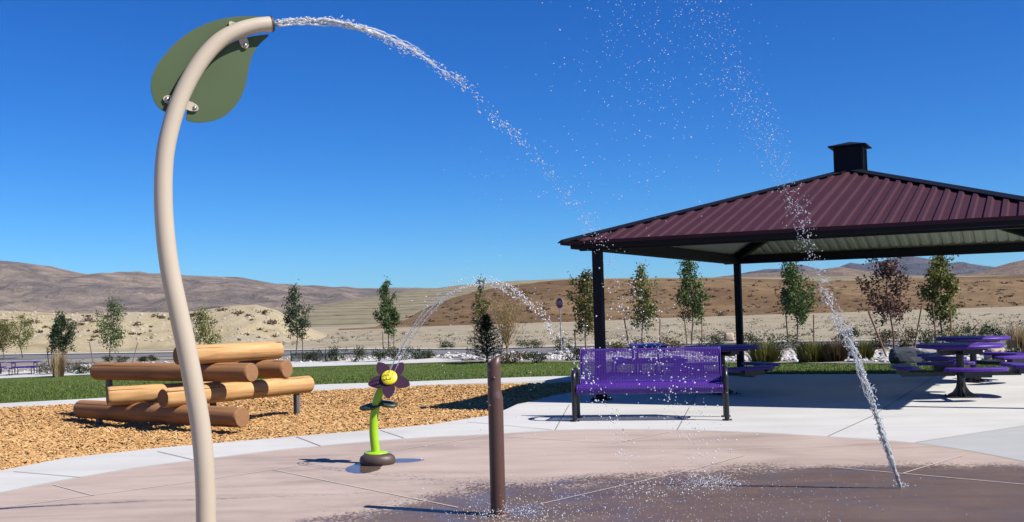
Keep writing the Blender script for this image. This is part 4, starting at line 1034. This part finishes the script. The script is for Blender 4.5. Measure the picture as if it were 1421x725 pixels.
for s_ in range(7):
    ph_=s_*.9; pts=[];rr_=[]
    t1=.30+.05*(s_%3)
    for k in range(70):
        t=t1*k/69; p,d=along(cbp,t); a=Vector((1,0,0)); a=(a-d*a.dot(d)).normalized(); b=d.cross(a); R_=(.003+.12*t)*(.55+.45*math.sin(s_*2.1)); w=ph_+t*(30+6*s_)
        p=p+a*math.cos(w)*R_+b*math.sin(w)*R_+Vector((noise.noise(p*26+Vector((s_,0,0))),noise.noise(p*26+Vector((0,s_,5))),0))*.03*min(1,t*9)
        pts.append(p); rr_.append(max(.0015,(.007-.006*t/t1*.7)*(1+.7*noise.noise(p*50))))
    mb.tube(pts,rr_,6)
core=[];cr_=[]
for k in range(60):
    t=.20*k/59; p,d=along(cbp,t); core.append(p+Vector((noise.noise(p*18),noise.noise(p*18+Vector((5,5,5))),0))*.016*min(1,k/12)); cr_.append((.006+.012*math.sin(math.pi*k/59))*(1+.55*noise.noise(p*34))+.001)
mb.tube(core,cr_,10)
for k in range(90):   # cross ligaments
    t=rw.uniform(.12,.42); p,d=along(cbp,t); R_=.01+.12*t; a=p+Vector((rw.gauss(0,R_*.5),rw.gauss(0,R_*.5),rw.gauss(0,.02))); b=a+Vector((rw.gauss(0,R_*.5),rw.gauss(0,R_*.35),rw.gauss(0,R_*.5))); m_=(a+b)/2+Vector((0,0,rw.uniform(-.02,.02))); mb.tube([a,m_,b],[.004,.0025,.005],5)
for k in range(1900):
    t=rw.random()**1.25; p,d=along(cbp,t); sg=.004+.040*t+.075*t*t
    q=p+Vector((rw.gauss(0,sg),rw.gauss(0,sg),rw.gauss(0,sg))); drop(mb,q,rw.uniform(.002,.0052)*(1+.9*rw.random()**6)*(1-.2*t),d,rw.uniform(1,2.2 if t<.4 else 1.3))
alone(mb,'water_jet',M['water'],'tall leaning jet of water shooting from the wet pad at right','water jet',G(1250,676))
# flower jets
hw=hc+f0; land=G(905,690); wj=thing('water_jets','thin arching water jets squirting out of the purple flower','water jet',hw); md=MB()
for s_ in range(3):
    mb=MB(); a=R(90+120*s_); st_=hw+(hx*math.cos(a)+hy*math.sin(a))*.03+nrm*.035; zt_=1.66+.05*(s_==0)-.02*(s_==1); vz=math.sqrt(2*9.81*(zt_-st_.z)); T=vz/9.81+math.sqrt(2*zt_/9.81); hv=(land+Vector((-.10+.06*s_,.08*s_,0))-st_)/T; hv.z=0
    f=lambda t:Vector((st_.x+hv.x*t,st_.y+hv.y*t,st_.z+vz*t-4.905*t*t))
    tb=.30; mb.tube([f(tb*k/30) for k in range(31)],[max(.0012,.0042*(1+.35*math.sin(k*2.1+s_))) for k in range(31)],6)
    for k in range(330):
        t=rw.uniform(.10,T)*1.0; 
        if t>.7*T and rw.random()<.4: continue
        g=.002+.030*max(0,t-.12)**1.3
        q=f(t)+Vector((rw.gauss(0,g),rw.gauss(0,g),rw.gauss(0,g*1.3))); d=Vector((hv.x,hv.y,vz-9.81*t))
        drop(md,q,rw.uniform(.0025,.006)*(.7+.5*clamp(t*2)),d,rw.uniform(.9,1.9))
    mb.build('jet',M['water'],wj,hw)
md.build('droplets',M['drop'],wj,hw)['kind']='stuff'
# scattered drops
mb=MB()
for k in range(520):
    x=rw.gauss(905,75); y=rw.uniform(-30,330)*rw.random()**.45; 
    p=AT(x,y,rw.uniform(6.8,8.6)); drop(mb,p,rw.uniform(.002,.0048),None,1.2)
for k in range(90): p=AT(rw.gauss(680,45),rw.uniform(200,400),rw.uniform(7,9)); drop(mb,p,rw.uniform(.0018,.0035))
for k in range(260):
    t=rw.random(); p=AT(lerp(850,1000,t)+rw.gauss(0,28),lerp(390,660,t)+rw.gauss(0,20),rw.uniform(7.6,8.4)); drop(mb,p,rw.uniform(.004,.009))
for k in range(330): p=AT(rw.uniform(560,1010),rw.uniform(400,700),rw.uniform(6.0,8.8)); drop(mb,p,rw.uniform(.002,.005)) if p.z>.02 else None
tag(mb.build('falling_drops',M['drop']),label='scattered drops of water falling through the air',kind='stuff')
mb=MB()
def splash(x,y,n,sx,sy,hz,r0,r1):
    c=G(x,y)
    for k in range(n): drop(mb,c+Vector((rw.gauss(0,sx),rw.gauss(0,sy),.008+abs(rw.gauss(0,hz)))),rw.uniform(r0,r1))
splash(985,676,700,.13,.12,.035,.0015,.0052); splash(705,720,600,.20,.15,.05,.0015,.005); splash(905,690,130,.2,.2,.06,.0025,.006); splash(1250,676,30,.04,.04,.015,.003,.006)
for k in range(1500):
    x=rw.gauss(860,170); y=rw.uniform(665,760); 
    if x<640: continue
    p=G(x,y); drop(mb,p+Vector((0,0,.006+abs(rw.gauss(0,.035)))),rw.uniform(.0015,.0042))
tag(mb.build('splash_drops',M['drop']),label='spray bouncing up from the wet pad around the brown post and landing streams',kind='stuff')
# ------------------------------------------------------------------ air
hzm=bpy.data.materials.new('haze_air'); hzm.use_nodes=True; hn=hzm.node_tree; hn.nodes.clear(); ho=hn.nodes.new('ShaderNodeOutputMaterial'); hv=hn.nodes.new('ShaderNodeVolumePrincipled')
hv.inputs['Color'].default_value=(.55,.78,1,1); hv.inputs['Density'].default_value=2.2e-5; hv.inputs['Anisotropy'].default_value=.2; hn.links.new(hv.outputs[0],ho.inputs['Volume'])
mb=MB(); mb.box((0,0,(330-26)/2-2),(20000,20000,356)); tag(mb.build('haze',hzm),label='thin pale blue air over the valley',kind='stuff')
# ------------------------------------------------------------------ light, sky, camera
AZ,EL=R(24.87),R(45.28); sd=Vector((math.cos(AZ)*math.cos(EL),-math.sin(AZ)*math.cos(EL),math.sin(EL)))
L=bpy.data.lights.new('Sun','SUN'); L.energy=5.0; L.angle=R(.53); L.color=(1,.955,.89); lo_=bpy.data.objects.new('Sun',L); col.objects.link(lo_); lo_.rotation_euler=sd.to_track_quat('Z','Y').to_euler()
w=bpy.data.worlds.new('World'); sc.world=w; w.use_nodes=True; nt_=w.node_tree; bg=nt_.nodes['Background']; sk=nt_.nodes.new('ShaderNodeTexSky'); sk.sky_type='NISHITA'; sk.sun_disc=False
sk.sun_elevation=EL; sk.sun_rotation=math.atan2(sd.x,sd.y); sk.altitude=1500; sk.air_density=1.0; sk.dust_density=.0; sk.ozone_density=2.
hs=nt_.nodes.new('ShaderNodeHueSaturation'); hs.inputs['Saturation'].default_value=1.25; nt_.links.new(sk.outputs[0],hs.inputs['Color']); tn=nt_.nodes.new('ShaderNodeMix'); tn.data_type='RGBA'; tn.blend_type='MULTIPLY'; tn.inputs[0].default_value=1; tn.inputs[7].default_value=(.86,.98,1.14,1); nt_.links.new(hs.outputs[0],tn.inputs[6]); sp_=nt_.nodes.new('ShaderNodeSeparateColor'); cb_=nt_.nodes.new('ShaderNodeCombineColor'); nt_.links.new(tn.outputs[2],sp_.inputs[0]); nt_.links.new(cb_.outputs[0],bg.inputs[0])
for i_,(g_e,g_m) in enumerate(((1.26,.262),(1.1,.585),(1.0,1.0))):   # deep desert-sky blue: grade the sky's own colour
    pw_=nt_.nodes.new('ShaderNodeMath'); pw_.operation='POWER'; pw_.inputs[1].default_value=g_e; ml_=nt_.nodes.new('ShaderNodeMath'); ml_.operation='MULTIPLY'; ml_.inputs[1].default_value=g_m
    nt_.links.new(sp_.outputs[i_],pw_.inputs[0]); nt_.links.new(pw_.outputs[0],ml_.inputs[0]); nt_.links.new(ml_.outputs[0],cb_.inputs[i_]); bg.inputs[1].default_value=.067
cam=bpy.data.cameras.new('Camera'); co=bpy.data.objects.new('Camera',cam); col.objects.link(co); cam.sensor_width=36; cam.lens=36*F/1421; cam.clip_end=30000; cam.clip_start=.05
fw=Vector((0,CP,SP)); u0=Vector((0,-SP,CP)); rx=Vector((CR,0,0))-u0*SR; uy=Vector((SR,0,0))+u0*CR
co.matrix_world=Matrix.Translation((0,0,CH))@Matrix((rx,uy,-fw)).transposed().to_4x4(); sc.camera=co
sc.view_settings.view_transform='Standard'; sc.view_settings.look='None'; sc.view_settings.exposure=0.75; sc.view_settings.gamma=1
sc.cycles.max_bounces=8; sc.cycles.transparent_max_bounces=8; sc.cycles.caustics_refractive=False; sc.cycles.caustics_reflective=False
